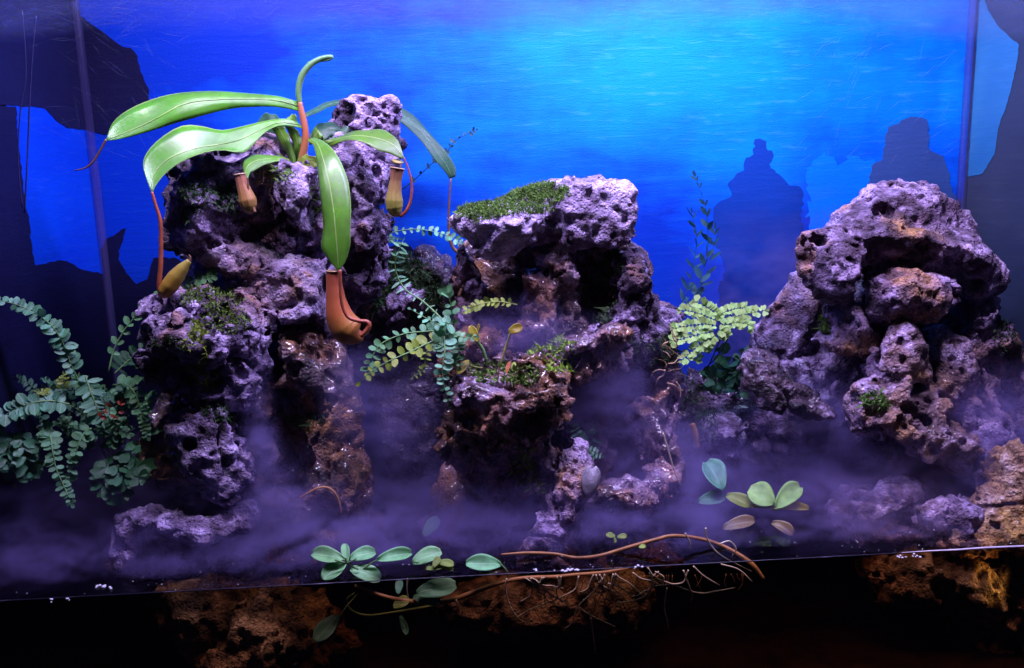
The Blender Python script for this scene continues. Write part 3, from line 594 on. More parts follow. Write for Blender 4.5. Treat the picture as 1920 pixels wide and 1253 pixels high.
rock('lower_bank', 'B5', 'dark misty rock bank under the middle rockwork', M['rock_wet'],
  [(1140,760,.32,130,110,.06),(1235,690,.28,32,62,.04,10),(1215,780,.25,38,52,.04,-20),(1250,850,.22,22,60,.03,15),(1225,905,.19,42,24,.03,20),(1165,915,.17,45,22,.03,-5),(1130,960,.19,70,40,.04),(1100,880,.28,110,80,.05),(1100,1040,.2,150,60,.06),(900,940,.24,70,80,.05),(880,1020,.26,90,60,.06)], [(1150,870,.16,55,34,.06)], vox=0.0042, seed=10, pit=((0.045,0.6),(0.018,0.6)))
rock('skull_rock', 'C1', 'big skull-like pitted rock crowning the right rockwork', M['rock_c'],
  [(1676,402,.26,74,52,.055,5),(1615,435,.26,70,50,.05,30),(1690,468,.24,172,46,.07,-7),(1552,505,.215,48,62,.05),(1822,515,.24,52,40,.05,-12),(1695,552,.205,86,44,.05),(1740,440,.27,62,60,.055,-35)],
  [(1606,562,.19,24,46,.10,10),(1800,592,.19,66,22,.10,-12),(1690,616,.19,90,14,.10),(1690,372,.20,30,10,.02,-20),(1648,470,.165,22,9,.02),(1785,487,.17,15,11,.02),(1560,474,.155,20,16,.03),(1825,497,.185,14,10,.03),(1735,462,.165,14,8,.02),(1690,513,.145,60,5,.02,-3)], seed=12, pit=((0.045,0.30),(0.014,0.4)), rough=(0.009,0.09), ridge=.003, fine=.005, vox=.0025, crack=.002, warp=.010, facets=7)
rock('grey_slab_rock', 'C2', 'layered violet-grey rock left of the skull-like rock', M['rock_b'],
  [(1492,598,.33,62,84,.05,8),(1452,660,.33,44,62,.05),(1510,690,.32,90,62,.05,-10),(1560,760,.31,100,70,.06),(1480,790,.33,90,60,.05)], crack=.003, vox=0.0032, seed=13, rough=(.010,.07), pit=((0.05,0.2),(0.012,0.3)), facets=8)
rock('wedge_rock', 'C3', 'pointed mauve wedge under the skull-like rock', M['rock_c'], [(1592,612,.225,52,40,.04,-28),(1635,640,.215,44,15,.025,-10),(1590,646,.225,60,17,.03)], crack=.002, seed=14, rough=(.005,.06), pit=((0.02,0.3),(0.01,0.35)), vox=.0024, ridge=.002, warp=.006, facets=6)
rock('holed_boulder', 'C4', 'pale ochre-stained boulder full of holes in front of the right rockwork', M['rock_ochre'],
  [(1676,690,.18,48,66,.045,8),(1766,690,.20,56,70,.035,20),(1692,762,.155,80,56,.045,-15),(1735,802,.14,80,42,.04,-32),(1640,778,.165,50,30,.03,-10),(1802,845,.14,62,34,.035,-38)], [(1690,705,.13,8,10,.03),(1668,705,.135,8,8,.03),(1730,770,.10,14,9,.03)], seed=15, pit=((0.03,0.6),(0.014,0.65)), rough=(.010,.06), vox=.0025, ridge=.004, crack=.003, facets=8)
rock('right_mass', 'C6', 'brown and lilac rock mass leaning to the right edge', M['rock_c'],
  [(1832,585,.24,42,58,.045,10),(1865,650,.24,46,80,.045,15),(1785,645,.235,80,28,.045,18),(1800,735,.22,40,95,.04,16),(1838,815,.18,38,90,.04,26),(1885,750,.25,56,130,.05,20),(1835,865,.15,48,50,.04,30),(1720,720,.34,160,150,.06),(1690,570,.36,160,95,.06),(1740,620,.33,90,50,.05),(1700,850,.33,220,95,.07),(1905,870,.26,70,90,.05)],
  [(1838,735,.17,16,62,.06,18)], vox=0.0036, seed=16, pit=((0.04,0.4),(0.016,0.55)), ridge=.004, crack=.004, facets=8)
rock('dark_shard', 'C5', 'dark tilted rock shard with an ochre streak above the misty water', M['rock_shard'], [(1430,695,.22,36,28,.03,-20),(1480,735,.20,68,26,.025,-30),(1520,770,.19,44,22,.025,-25),(1450,740,.21,40,26,.025,-30)], seed=17, rough=(.010,.05), pit=((0.025,0.5),(0.010,0.5)), vox=.0024)
rock('round_stone', 'C8', 'round grey stone beside the broken yellow stalk', M['rock_b'], [(1345,798,.29,38,36,.035),(1370,825,.29,24,22,.03)], seed=18, rough=(.010,.05), pit=((0.02,0.4),))
rock('back_slope', 'C9', 'shadowy rock slope behind the maidenhair fern', M['rock_dark'], [(1330,780,.38,90,70,.05),(1400,820,.36,90,60,.05),(1300,880,.34,100,60,.06),(1480,870,.34,100,60,.06)], vox=0.005, seed=19)
rock('shore_stone', 'C7a', 'low violet stone breaking the water under the right rockwork', M['rock_b'], [(1630,955,.15,80,28,.04,8),(1690,938,.14,40,26,.03),(1720,965,.13,30,26,.025),(1650,1000,.15,80,36,.04)], seed=20, rough=(.012,.05), pit=((0.025,0.5),(0.01,0.5)), vox=.0024)
rock('shore_stone', 'C7b', 'brown domed stone between the violet stone and the corner boulder', M['rock_c'], [(1790,955,.085,42,26,.025),(1760,965,.09,24,24,.02),(1790,1000,.09,48,36,.03)], seed=21, rough=(.008,.05), pit=((0.02,0.5),(0.01,0.5)), vox=.0022)
rock('corner_boulder', 'C7c', 'boulder with a painted warm glow cut off by the right edge at the waterline', M['rock_warm_glow'], [(1912,895,.08,52,60,.035,20),(1868,955,.075,62,44,.03,30),(1920,960,.06,60,70,.04),(1830,1000,.07,50,30,.03)], seed=22, rough=(.012,.06), pit=((0.03,0.5),(0.012,0.5)), vox=.0023)
rock('submerged_rock', 'D1', 'brown submerged rock under the left waterfall', M['rock_under'], [(470,1180,.09,110,70,.06),(380,1130,.10,70,40,.05),(540,1210,.09,90,70,.06),(600,1230,.10,60,50,.05)], vox=0.0036, seed=23, pit=((0.03,0.6),(0.014,0.6)))
rock('submerged_ledge', 'D2', 'brown submerged ledge behind the trailing roots', M['rock_under'], [(1020,1120,.12,160,55,.05),(930,1140,.11,80,50,.04),(1130,1110,.12,90,60,.05)], vox=0.004, seed=24, pit=((0.04,0.4),(0.016,0.4)))
rock('submerged_rock', 'D3', 'ochre algae-covered submerged rock in the lower right corner', M['rock_under'], [(1760,1090,.10,120,55,.05),(1880,1110,.09,90,110,.05),(1900,1200,.08,100,70,.05),(1700,1080,.11,60,40,.04),(1780,1210,.12,70,40,.05)], [(1790,1130,.03,40,50,.05,20)], vox=0.0036, seed=25, pit=((0.05,0.8),(0.022,0.7)))

# ------------------------------------------------------------------ plants
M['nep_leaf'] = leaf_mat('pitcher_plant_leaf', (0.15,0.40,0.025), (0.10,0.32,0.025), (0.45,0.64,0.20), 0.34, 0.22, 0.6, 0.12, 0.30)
M['nep_dark'] = leaf_mat('shaded_pitcher_plant_leaf', (0.045,0.15,0.055), (0.03,0.11,0.06), (0.12,0.26,0.14), 0.34, 0.15, 0.5, 0.15)  # darker copy of the leaf, with shade put into its colour
M['nep_young'] = leaf_mat('young_pitcher_plant_leaf', (0.34,0.46,0.05), (0.24,0.40,0.05), (0.55,0.62,0.22), 0.33, 0.3, 0.5, 0.1)
M['fern'] = leaf_mat('fern_leaflet', (0.10,0.33,0.13), (0.16,0.40,0.14), (0.25,0.5,0.22), 0.45, 0.25, 0.4, 0.3)
M['fern_blue'] = leaf_mat('bluish_fern_leaflet', (0.15,0.42,0.22), (0.13,0.42,0.17), (0.35,0.6,0.40), 0.42, 0.2, 0.5, 0.25)
M['fern_dark'] = leaf_mat('dark_fern_leaflet', (0.035,0.14,0.07), (0.045,0.17,0.06), (0.08,0.25,0.10), 0.5, 0.15, 0.4, 0.35)
M['fern_yellow'] = leaf_mat('yellow_green_leaflet', (0.30,0.45,0.05), (0.40,0.52,0.07), (0.5,0.6,0.2), 0.45, 0.3, 0.4, 0.2)
M['maiden'] = leaf_mat('bright_maidenhair_leaflet', (0.38,0.66,0.14), (0.48,0.74,0.22), None, 0.5, 0.3, 0.4, 0.15)
M['maiden_green'] = leaf_mat('green_maidenhair_leaflet', (0.06,0.24,0.09), (0.09,0.30,0.12), None, 0.35, 0.2, 0.5, 0.35)
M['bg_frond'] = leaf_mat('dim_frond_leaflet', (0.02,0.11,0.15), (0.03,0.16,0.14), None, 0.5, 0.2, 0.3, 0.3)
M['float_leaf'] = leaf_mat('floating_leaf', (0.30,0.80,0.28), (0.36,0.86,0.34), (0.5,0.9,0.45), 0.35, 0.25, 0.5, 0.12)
M['float_dim'] = leaf_mat('misted_floating_leaf', (0.12,0.36,0.20), (0.14,0.40,0.22), (0.25,0.5,0.35), 0.4, 0.25, 0.5, 0.12)  # dimmer copy of the floating leaf, the mist's veil painted into its colour
M['olive'] = leaf_mat('olive_leaf', (0.40,0.38,0.03), (0.46,0.36,0.03), (0.55,0.5,0.1), 0.35, 0.3, 0.5, 0.1)
M['ochre_leaf'] = leaf_mat('ochre_leaf', (0.60,0.32,0.02), (0.62,0.38,0.04), (0.7,0.5,0.1), 0.3, 0.3, 0.5, 0.1)
M['red_leaf'] = leaf_mat('red_leaf', (0.42,0.05,0.02), (0.5,0.12,0.05), None, 0.4, 0.25, 0.5, 0.15)
M['brown_leaf'] = leaf_mat('decaying_leaf', (0.30,0.24,0.10), (0.24,0.13,0.06), (0.4,0.34,0.2), 0.3, 0.2, 0.5, 0.1)
M['rib'] = plain('leaf_midrib', (0.26,0.44,0.10), 0.45)
M['rachis'] = plain('green_rachis', (0.16,0.34,0.10), 0.5)
M['rachis_yel'] = plain('yellow_rachis', (0.36,0.42,0.08), 0.5)
M['rachis_dark'] = plain('black_rachis', (0.012,0.010,0.012), 0.35)
M['tendril'] = plain('red_tendril', (0.42,0.10,0.045), 0.4, var=0.35)
M['tendril_br'] = plain('brown_tendril', (0.20,0.10,0.05), 0.45)
M['stem'] = gradient('red_stem', [(0.0, (0.26,0.20,0.05)), (0.45, (0.50,0.14,0.06)), (1.0, (0.50,0.20,0.10))])
M['shoot'] = gradient('green_shoot', [(0.0, (0.16,0.33,0.10)), (1.0, (0.12,0.30,0.14))], 0.4)
M['pit_big'] = gradient('red_pitcher', [(0.0, (0.46,0.10,0.05)), (0.40, (0.46,0.12,0.03)), (0.60, (0.42,0.19,0.03)), (0.95, (0.40,0.10,0.03))], 0.48, (0.36,0.06,0.03))
M['pit_green'] = gradient('green_pitcher', [(0.0, (0.40,0.16,0.10)), (0.4, (0.34,0.26,0.06)), (0.8, (0.40,0.42,0.07)), (1.0, (0.42,0.18,0.06))], 0.48, (0.36,0.16,0.06))
M['pit_brown'] = gradient('brown_pitcher', [(0.0, (0.46,0.17,0.11)), (0.4, (0.36,0.17,0.05)), (0.8, (0.32,0.22,0.05)), (1.0, (0.36,0.10,0.04))], 0.48)
M['pit_young'] = gradient('ochre_young_pitcher', [(0.0, (0.30,0.25,0.04)), (0.5, (0.36,0.22,0.025)), (1.0, (0.44,0.18,0.02))], 0.48)
M['pit_pale'] = gradient('pale_bud', [(0.0, (0.30,0.16,0.13)), (1.0, (0.34,0.24,0.20))], 0.4)
M['rim'] = plain('pitcher_rim', (0.55,0.36,0.20), 0.3)
M['moss'] = leaf_mat('moss_blade', (0.10,0.21,0.03), (0.20,0.34,0.06), None, 0.6, 0.25, 0.3, 0.2)
M['moss_dark'] = leaf_mat('dark_moss_blade', (0.035,0.075,0.025), (0.06,0.12,0.04), None, 0.7, 0.2, 0.2, 0.2)
M['moss_bright'] = leaf_mat('bright_moss_blade', (0.22,0.36,0.03), (0.36,0.48,0.06), None, 0.5, 0.3, 0.4, 0.2)
M['root'] = plain('pale_root', (0.85,0.72,0.48), 0.5, var=0.3)
M['root_or'] = plain('orange_runner', (0.50,0.22,0.06), 0.45, var=0.4, scale=90)
M['straw'] = plain('dry_straw', (0.55,0.36,0.20), 0.6)
M['foam'] = plain('foam_fleck', (0.85,0.82,0.88), 0.4, var=0.1)

def pt(a, y):
    return P(a[0], a[1], a[2] if len(a) > 2 else y)
def leaf(name, parent, st, y0, y1, mat, da=0.012, db=-0.010, nl=26, nc=8, thick=0.0009, rib=True, curl=0.0):
    """blade lofted through stations (far edge, midrib, near edge)"""
    n = len(st); ys = np.linspace(y0, y1, n) if np.isscalar(y1) else np.array(y1)
    A = catmull([P(*s[0], ys[i] + da*math.sin(math.pi*i/(n-1))) for i, s in enumerate(st)], nl)
    Mi = catmull([P(*s[1], ys[i]) for i, s in enumerate(st)], nl)
    B = catmull([P(*s[2], ys[i] + db*math.sin(math.pi*i/(n-1))) for i, s in enumerate(st)], nl)
    v = []; uv = []
    for i in range(nl):
        for j in range(nc+1):
            t = j/nc; wob = np.array([0, 1, .6])*(0.0016*math.sin(9*i/nl*2 + 4*t + y0*90) + 0.0011*math.sin(23*i/nl + 9*t))*(2*abs(t - .5))**1.3*math.sin(math.pi*i/(nl-1))
            v.append(wob + A[i]*(2*(t-.5)*(t-1)) + Mi[i]*(-4*t*(t-1)) + B[i]*(2*t*(t-.5))); uv.append((t, i/(nl-1)))
    c = nc + 1
    f = [(i*c+j, i*c+j+1, (i+1)*c+j+1, (i+1)*c+j) for i in range(nl-1) for j in range(nc)]
    o = mesh(name, v, f, mat, parent, uv=uv)
    so = o.modifiers.new('thickness', 'SOLIDIFY'); so.thickness = thick; so.offset = 0
    if rib:
        pv = [Mi[i] - np.array([0, 0.0009, 0]) for i in range(0, nl-1, 3)]
        w = np.linalg.norm(A - B, axis=1).max()
        rv, rf, ru = sweep(pv, [w*0.012, w*0.009, w*0.004], 22, 5)
        mesh('midrib', rv, rf, M['rib'], o, uv=ru)
    return o
def tube(name, parent, pts, y, rad_px, mat, n=30, seg=7, origin=None):
    w = [pt(a, y[i] if isinstance(y, (list, tuple)) else y) for i, a in enumerate(pts)]
    s = mpp(w[0]); r = [x*s for x in rad_px] if isinstance(rad_px, (list, tuple)) else rad_px*s
    v, f, u = sweep(w, r, n, seg); return mesh(name, v, f, mat, parent, uv=u, origin=origin if parent is None else None)
def pitcher(parent, pts, y, rad, mat, label, mouth=True, lid=None, tilt=(0,0,1), wing=True):
    """hollow jug swept from the mouth (first point) to the tendril end"""
    w = [P(a[0], a[1], y) for a in pts]; s = mpp(w[0]); r = [x*s for x in rad]
    v, f, u = sweep(w, r, 40, 18, cap=False)
    n = len(v)
    if mouth:                                       # inner wall going back down the throat
        v2, f2, u2 = sweep(w[:max(2, len(w)//2+1)], [x*0.86 for x in r[:max(2, len(w)//2+1)]], 16, 18, cap=False)
        v = np.vstack([v, v2]); f = f + [tuple(i + n for i in q[::-1]) for q in f2]; u = np.vstack([u, u2*[1,0.1]])
    else: f = f + [list(range(17,-1,-1))]
    f = f + [[39*18 + k for k in range(18)]]
    o = mesh('pitcher', v, f, mat, parent, uv=u); o['label'] = label
    if mouth:
        ring = [v[k] for k in range(18)] + [v[0]]
        rv, rf, ru = sweep(ring, 1.7*s, 40, 6, cap=False); mesh('peristome', rv, rf, M['rim'], o, uv=ru)
    if wing:
        for sgn in (-1, 1):
            rv, rf, ru = sweep([a + np.array([sgn*rr*0.30, -rr*0.97, 0]) for a, rr in list(zip(w, r))[:-1]], 0.6*s, 24, 5); mesh('wing', rv, rf, mat, o, uv=ru)
    if lid:
        cx, cy_, rx, ry, ang = lid; c = P(cx, cy_, y); a = math.radians(ang); vv = [c]; 
        for k in range(16):
            t = 2*math.pi*k/16; X = rx*math.cos(t)*s; Z = ry*math.sin(t)*s; vv.append(c + np.array([X*math.cos(a) - Z*math.sin(a), math.sin(t)*rx*s*0.8, X*math.sin(a) + Z*math.cos(a)]))
        lo = mesh('lid', vv, [(0, k+1, (k+1)%16+1) for k in range(16)], M['pit_green'], o, uv=[(0.5,0.5)]*17); so = lo.modifiers.new('thickness', 'SOLIDIFY'); so.thickness = 0.0014
    return o

# ---- the pitcher plant on top of the crag
base = P(562, 325, .27)
T = thing('pitcher_plant', base, 'large green pitcher plant with long strap leaves and hanging red pitchers', 'pitcher plant')
tube('stem', T, [(560,330),(566,300),(573,262),(571,235),(566,212),(562,192)], .262, [7,7,7,6.5,6,5], M['stem'])
tube('shoot', T, [(562,194),(560,170),(566,143),(582,122),(603,110),(622,107),(616,112),(598,115),(577,117)], .262, [5,6,6.5,6,5,4,3,2.2,1.2], M['shoot'], 50)
L1 = leaf('leaf', T, [((556,190),(560,199),(564,210)),((520,181),(515,188),(515,200)),((460,175),(450,186),(450,203)),((400,171),(395,188),(390,214)),((345,174),(340,197),(335,229)),((290,186),(295,222),(295,242)),((245,203),(258,240),(255,254)),((212,230),(222,254),(222,261)),((199,262),(199,263),(200,264))], .262, .20, M['nep_leaf'], .020, -.004)
tube('tendril', L1, [(199,262),(188,282),(175,303),(160,315),(140,320)], .20, [2.2,2,1.8,1.6,1], M['tendril_br'])
L2 = leaf('leaf', T, [((558,230),(562,234),(567,241)),((535,223),(530,229),(528,235)),((500,227),(500,239),(503,244)),((460,236),(470,253),(480,266)),((418,244),(437,267),(457,286)),((380,237),(400,273),(412,281)),((340,238),(365,279),(370,290)),((300,260),(325,293),(334,308)),((275,287),(297,316),(308,328)),((268,315),(284,338),(293,346)),((284,360),(285,361),(286,362))], .258, .165, M['nep_leaf'], .013, -.009)
tube('tendril', L2, [(285,360),(291,382),(300,412),(302,450),(301,500),(298,535),(302,556)], .165, [2.5,3,3.5,4,4.5,4.5,4.5], M['tendril'], 40)
L3 = leaf('leaf', T, [((575,264),(583,260),(590,259)),((587,272),(596,271),(608,266)),((594,300),(607,302),(630,288)),((598,340),(617,344),(651,335)),((604,390),(625,391),(658,385)),((606,430),(629,430),(657,430)),((603,460),(632,462),(656,462)),((615,487),(634,488),(648,490)),((634,508),(635,509),(636,508))], .25, [.25,.225,.195,.175,.16,.152,.148,.146,.145], M['nep_leaf'], .012, .004)
L4 = leaf('leaf', T, [((606,265),(611,270),(617,278)),((633,258),(636,261),(640,266)),((665,247),(662,255),(660,263)),((695,243),(692,257),(690,271)),((725,248),(722,265),(715,284)),((745,262),(742,276),(738,292)),((757,294),(757,296),(756,298))], .25, .20, M['nep_leaf'], .016, -.014)
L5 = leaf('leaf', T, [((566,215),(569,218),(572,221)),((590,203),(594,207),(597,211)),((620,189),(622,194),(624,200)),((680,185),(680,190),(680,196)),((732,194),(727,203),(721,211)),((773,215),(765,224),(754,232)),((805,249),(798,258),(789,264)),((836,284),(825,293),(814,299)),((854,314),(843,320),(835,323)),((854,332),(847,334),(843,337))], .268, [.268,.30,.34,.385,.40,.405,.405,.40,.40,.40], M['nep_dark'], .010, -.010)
tube('tendril', L5, [(845,335),(843,370),(841,405),(842,440),(848,462),(858,472),(866,468)], .40, [1.8,2,2.4,2.8,3.2,3.8,4.5], M['tendril_br'], 40)
L6 = leaf('leaf', T, [((552,309),(553,315),(555,320)),((534,296),(533,300),(530,304)),((514,293),(511,299),(508,306)),((484,289),(486,300),(488,314)),((459,301),(466,310),(472,322)),((457,319),(461,324),(467,329)),((463,333),(464,334),(465,335))], .25, .18, M['nep_leaf'], .014, -.008)
tube('tendril', L6, [(464,333),(465,345),(466,365),(474,388),(478,398)], .175, [1.6,1.8,2,2.6,3.5], M['tendril_br'])
leaf('leaf', T, [((484,270),(487,276),(490,285)),((503,270),(504,280),(505,292)),((518,281),(520,288),(520,296)),((533,297),(534,299),(534,302))], .27, .268, M['nep_young'], .01, -.005, 14)
leaf('leaf', T, [((508,238),(520,237),(533,237)),((520,258),(531,255),(541,255)),((532,280),(541,276),(548,274)),((543,298),(549,296),(554,295)),((550,316),(553,316),(556,316))], .268, .262, M['nep_leaf'], .004, .004, 18)
leaf('leaf', T, [((535,237),(548,238),(560,246)),((546,260),(556,258),(566,264)),((553,285),(559,284),(566,286)),((556,312),(559,312),(562,312))], .275, .27, M['nep_leaf'], .004, .004, 18)
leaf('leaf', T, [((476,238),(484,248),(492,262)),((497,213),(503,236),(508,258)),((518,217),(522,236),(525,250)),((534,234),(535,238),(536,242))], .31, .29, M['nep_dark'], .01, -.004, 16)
leaf('leaf', T, [((537,222),(540,232),(542,240)),((550,214),(553,226),(555,238)),((556,218),(557,228),(558,238))], .30, .29, M['nep_leaf'], .01, -.004, 12)
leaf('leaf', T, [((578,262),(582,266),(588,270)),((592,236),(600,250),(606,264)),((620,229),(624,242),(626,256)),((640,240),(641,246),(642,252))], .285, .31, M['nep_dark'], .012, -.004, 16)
leaf('leaf', T, [((580,272),(581,272),(582,272)),((586,250),(592,254),(598,262)),((592,240),(598,246),(606,256)),((598,262),(604,266),(608,270))], .27, .27, M['nep_leaf'], .006, -.004, 14)
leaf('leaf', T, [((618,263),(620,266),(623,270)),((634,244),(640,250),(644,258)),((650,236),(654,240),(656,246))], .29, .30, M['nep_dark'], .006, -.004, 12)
leaf('leaf', T, [((553,321),(556,322),(560,323)),((560,298),(570,304),(578,320)),((575,291),(584,300),(592,314)),((592,294),(596,303),(599,314))], .25, .235, M['nep_young'], .008, -.008, 14)
leaf('leaf', T, [((552,318),(550,320),(548,322)),((541,299),(534,307),(526,318)),((527,296),(520,303),(512,312)),((514,303),(511,306),(508,308))], .255, .245, M['nep_young'], .006, -.006, 14)
p2 = pitcher(T, [(626,508),(627,535),(630,562),(636,590),(647,612),(660,622),(672,628),(680,626)], .155, [14,15,18.5,25,30,29,18,5], M['pit_big'], 'large red hanging pitcher in front of the crag', wing=False)
tube('tendril', p2, [(637,506),(638,540),(641,570),(652,594),(672,602),(688,604),(692,612),(684,624),(676,630)], .128, [3,3,3.2,3.6,4,4.6,5,5.4,5.4], M['tendril'], 50)
p3 = pitcher(T, [(745,316),(742,338),(740,358),(739,376),(740,390),(743,400),(746,407)], .20, [13,11,13,17,16,11,2], M['pit_green'], 'green and red hanging pitcher with an open lid', lid=(746,302,11,3.5,-14))
tube('tendril', p3, [(757,296),(765,315),(772,345),(770,375),(762,395),(750,406)], .20, [1.6,1.8,2.2,2.6,3,3.4], M['tendril'], 40)
p4 = pitcher(T, [(450,327),(454,345),(459,360),(464,376),(467,388),(470,396),(472,402)], .18, [10,11,13.5,17,15,10,2], M['pit_brown'], 'small brown pitcher hanging left of the crag top')
p1 = pitcher(T, [(355,489),(343,503),(331,518),(318,536),(308,549),(301,556)], .165, [5,11,15,16,13,4], M['pit_young'], 'closed ochre pitcher resting by the pitted boulder', mouth=False, wing=False)
tube('spur', p1, [(355,491),(357,483),(354,477)], .165, [3,2,.8], M['tendril_br'], 12)
pitcher(T, [(877,449),(873,457),(869,463),(865,469)], .40, [1.5,5,6,4], M['pit_pale'], 'pale unopened pitcher bud beside the cap rock', mouth=False, wing=False)

# ---- ferns
def leaflet_mesh(kind, var):
    r = random.Random(hash((kind, var)) % 1000 if False else (len(kind)*31 + var*7)); n = 16
    wdt = {'button': 0.66, 'narrow': 0.30, 'fan': 1.05, 'oval': 0.46}[kind]
    vs_ = [(0.0,0.0,0.0)]; uv = [(0.5,0.0)]
    for i in range(n):
        a = 2*math.pi*i/n; x = 0.52 - 0.50*math.cos(a); y = 0.5*wdt*math.sin(a)
        if kind == 'fan': y *= 0.35 + 0.75*x; x *= 1 + 0.10*math.cos(5*a + var)
        if kind == 'button': y *= 1.0 + 0.12*(1 - x)
        if kind == 'narrow': y *= 1.15 - 0.5*x
        sc_ = 1 + r.uniform(-.05,.05)*(0.5 if kind == 'narrow' else 1)
        z = 0.22*abs(y)**1.2*(1 if var % 2 else 0.5) - 0.16*(var - 1)*0.5*x*x
        vs_.append((x*sc_, y*sc_, z)); uv.append((0.5 + y*0.5/wdt*1.8, x))
    for t in (0.35, 0.7): vs_.append((t, 0, -0.10*(var-1)*0.5*t*t - 0.02)); uv.append((0.5, t))
    m1, m2 = n+1, n+2; f = []
    for i in range(n):
        a, b = i+1, (i+1) % n + 1; xm = (vs_[a][0] + vs_[b][0])/2
        f.append((a, b, m1 if xm < 0.52 else m2))
    f += [(5, m2, m1), (13, m1, m2)]
    me = bpy.data.meshes.new('leaflet'); me.from_pydata(vs_[:], [], [q[::-1] for q in f])
    ul = me.uv_layers.new(name='UVMap')
    for l in me.loops: ul.data[l.index].uv = uv[l.vertex_index]
    me.polygons.foreach_set('use_smooth', [True]*len(me.polygons)); return me, np.array(vs_), f, np.array(uv)
LM = {}
def lmesh(kind, var, mat):
    k_ = (kind, var, mat.name)
    if k_ not in LM:
        d = leaflet_mesh(kind, var); d[0].materials.append(mat); LM[k_] = d
    return LM[k_]
def place(parent, base_w, p, X, Nrm, size, kind, var, mat, acc=None):
    X = X/np.linalg.norm(X); Z = Nrm - X*(Nrm @ X); Z /= np.linalg.norm(Z) + 1e-9; Y = np.cross(Z, X)
    R = np.stack([X, Y, Z], 1)*size
    me, vv, f, uv = lmesh(kind, var, mat)
    if acc is not None: acc.append((vv @ R.T + p, [q[::-1] for q in f], uv)); return
    o = bpy.data.objects.new('leaflet', me); COL.objects.link(o); o.parent = parent
    m4 = Matrix.Identity(4)
    for i in range(3):
        for j in range(3): m4[i][j] = R[i, j]
        m4[i][3] = p[i] - base_w[i]
    o.matrix_local = m4
RR = random.Random(5)
TOCAM = lambda p: (CAM_O - p)/np.linalg.norm(CAM_O - p)
def frond(parent, pts, y, n, size, mat, kind='button', rmat=None, start=0.08, fwd=0.25, hint=(0,0,0.6), rad=1.5, join=False, label=None, prof=None, jit=0.36, alt=False, name='frond', tipleaf=True):
    w = [pt(a, y[i] if isinstance(y, (list, tuple)) else y) for i, a in enumerate(pts)]
    s = mpp(w[0]); c = catmull(w, 60); t = np.gradient(c, axis=0); t /= np.linalg.norm(t, axis=1, keepdims=True)
    v, f, u = sweep(w, [rad*s, rad*s*0.8, rad*s*0.35], 24, 5)
    o = mesh(name, v, f, rmat or M['rachis'], parent, uv=u); bw = PBASE[o.name]
    if label: o['label'] = label
    acc = [] if join else None
    for i in range(n):
        q = start + (1 - start)*(i + 0.5)/n; k_ = min(59, int(q*59)); pr = prof(q) if prof else (0.55 + 0.45*math.sin(math.pi*min(1, 0.15 + q*0.95)))
        for sd in (-1, 1):
            if RR.random() < .05: continue
            kk = min(59, k_ + (1 if (alt and sd > 0) else 0))
            p = c[kk]; T_ = t[kk]; nv = TOCAM(p) + np.array(hint) + np.array([RR.gauss(0,jit), RR.gauss(0,jit), RR.gauss(0,jit)]); nv /= np.linalg.norm(nv)
            side = np.cross(nv, T_); side /= np.linalg.norm(side) + 1e-9
            X = side*sd + T_*(fwd + RR.gauss(0,.18)) + np.array([0,RR.gauss(0,.12),RR.gauss(0,.16)])
            place(o, bw, p, X, nv, size*s*pr*RR.uniform(.72,1.18), kind, RR.randrange(3), mat, acc)
    if tipleaf: place(o, bw, c[-1], t[-1], TOCAM(c[-1]), size*s*0.5, kind, 0, mat, acc)
    if join:
        v, f, u = merge(acc); lo = mesh('leaflets', v, f, mat, o, uv=u); lo['kind'] = 'stuff'
    return o
flat = lambda q: 1.0
grow = lambda q: 0.45 + 0.6*math.sin(math.pi*min(1, 0.2 + 0.75*q))
taper = lambda q: 1.08 - 0.62*q

T = thing('button_fern', P(165,830,.20), 'bushy dark green fern with round leaflets in the left corner', 'fern')
frond(T, [(165,800),(152,730),(132,682),(116,640),(96,610),(68,590),(36,573),(-6,562)], [.20,.19,.18,.17,.165,.16,.155,.15], 28, 20, M['fern_blue'], prof=grow, rad=2, label='long arching frond reaching the left edge')
frond(T, [(130,758),(95,752),(60,756),(28,768),(-8,790)], [.16,.15,.14,.135,.13], 17, 23, M['fern_blue'], prof=flat, rad=2, fwd=.15)
frond(T, [(70,812),(92,815),(98,842),(104,875),(118,908),(128,930),(134,944)], [.15,.14,.125,.12,.115,.11,.11], 20, 20, M['fern'], prof=taper, rad=2, fwd=.1)
frond(T, [(172,803),(158,812),(148,832),(140,858),(134,882),(131,902)], [.15,.145,.135,.13,.128,.126], 17, 20, M['fern'], prof=taper, rad=2, fwd=.1)
frond(T, [(212,722),(238,722),(255,742),(265,775),(271,800),(277,818)], [.19,.175,.165,.16,.158,.155], 14, 20, M['fern'], prof=taper, rad=1.8)
frond(T, [(160,705),(170,735),(182,765),(192,792)], [.18,.17,.165,.16], 9, 25, M['fern_blue'], kind='oval', prof=flat, rad=1.8)
frond(T, [(203,700),(214,655),(236,615),(262,586),(290,562),(320,545),(355,530),(385,520),(402,515)], [.22,.23,.235,.235,.235,.235,.235,.23,.23], 16, 17, M['fern'], prof=flat, rad=1.6, fwd=.7, label='thin frond climbing behind the pitted boulder')
frond(T, [(215,700),(238,678),(262,660),(295,640)], [.25,.27,.28,.29], 11, 24, M['fern_dark'], kind='oval', rad=1.5)
frond(T, [(118,735),(120,715),(119,702)], .16, 6, 14, M['fern_yellow'], kind='oval', rad=1.2)
frond(T, [(88,742),(82,736),(70,734)], .15, 5, 12, M['fern_yellow'], kind='oval', rad=1.2)
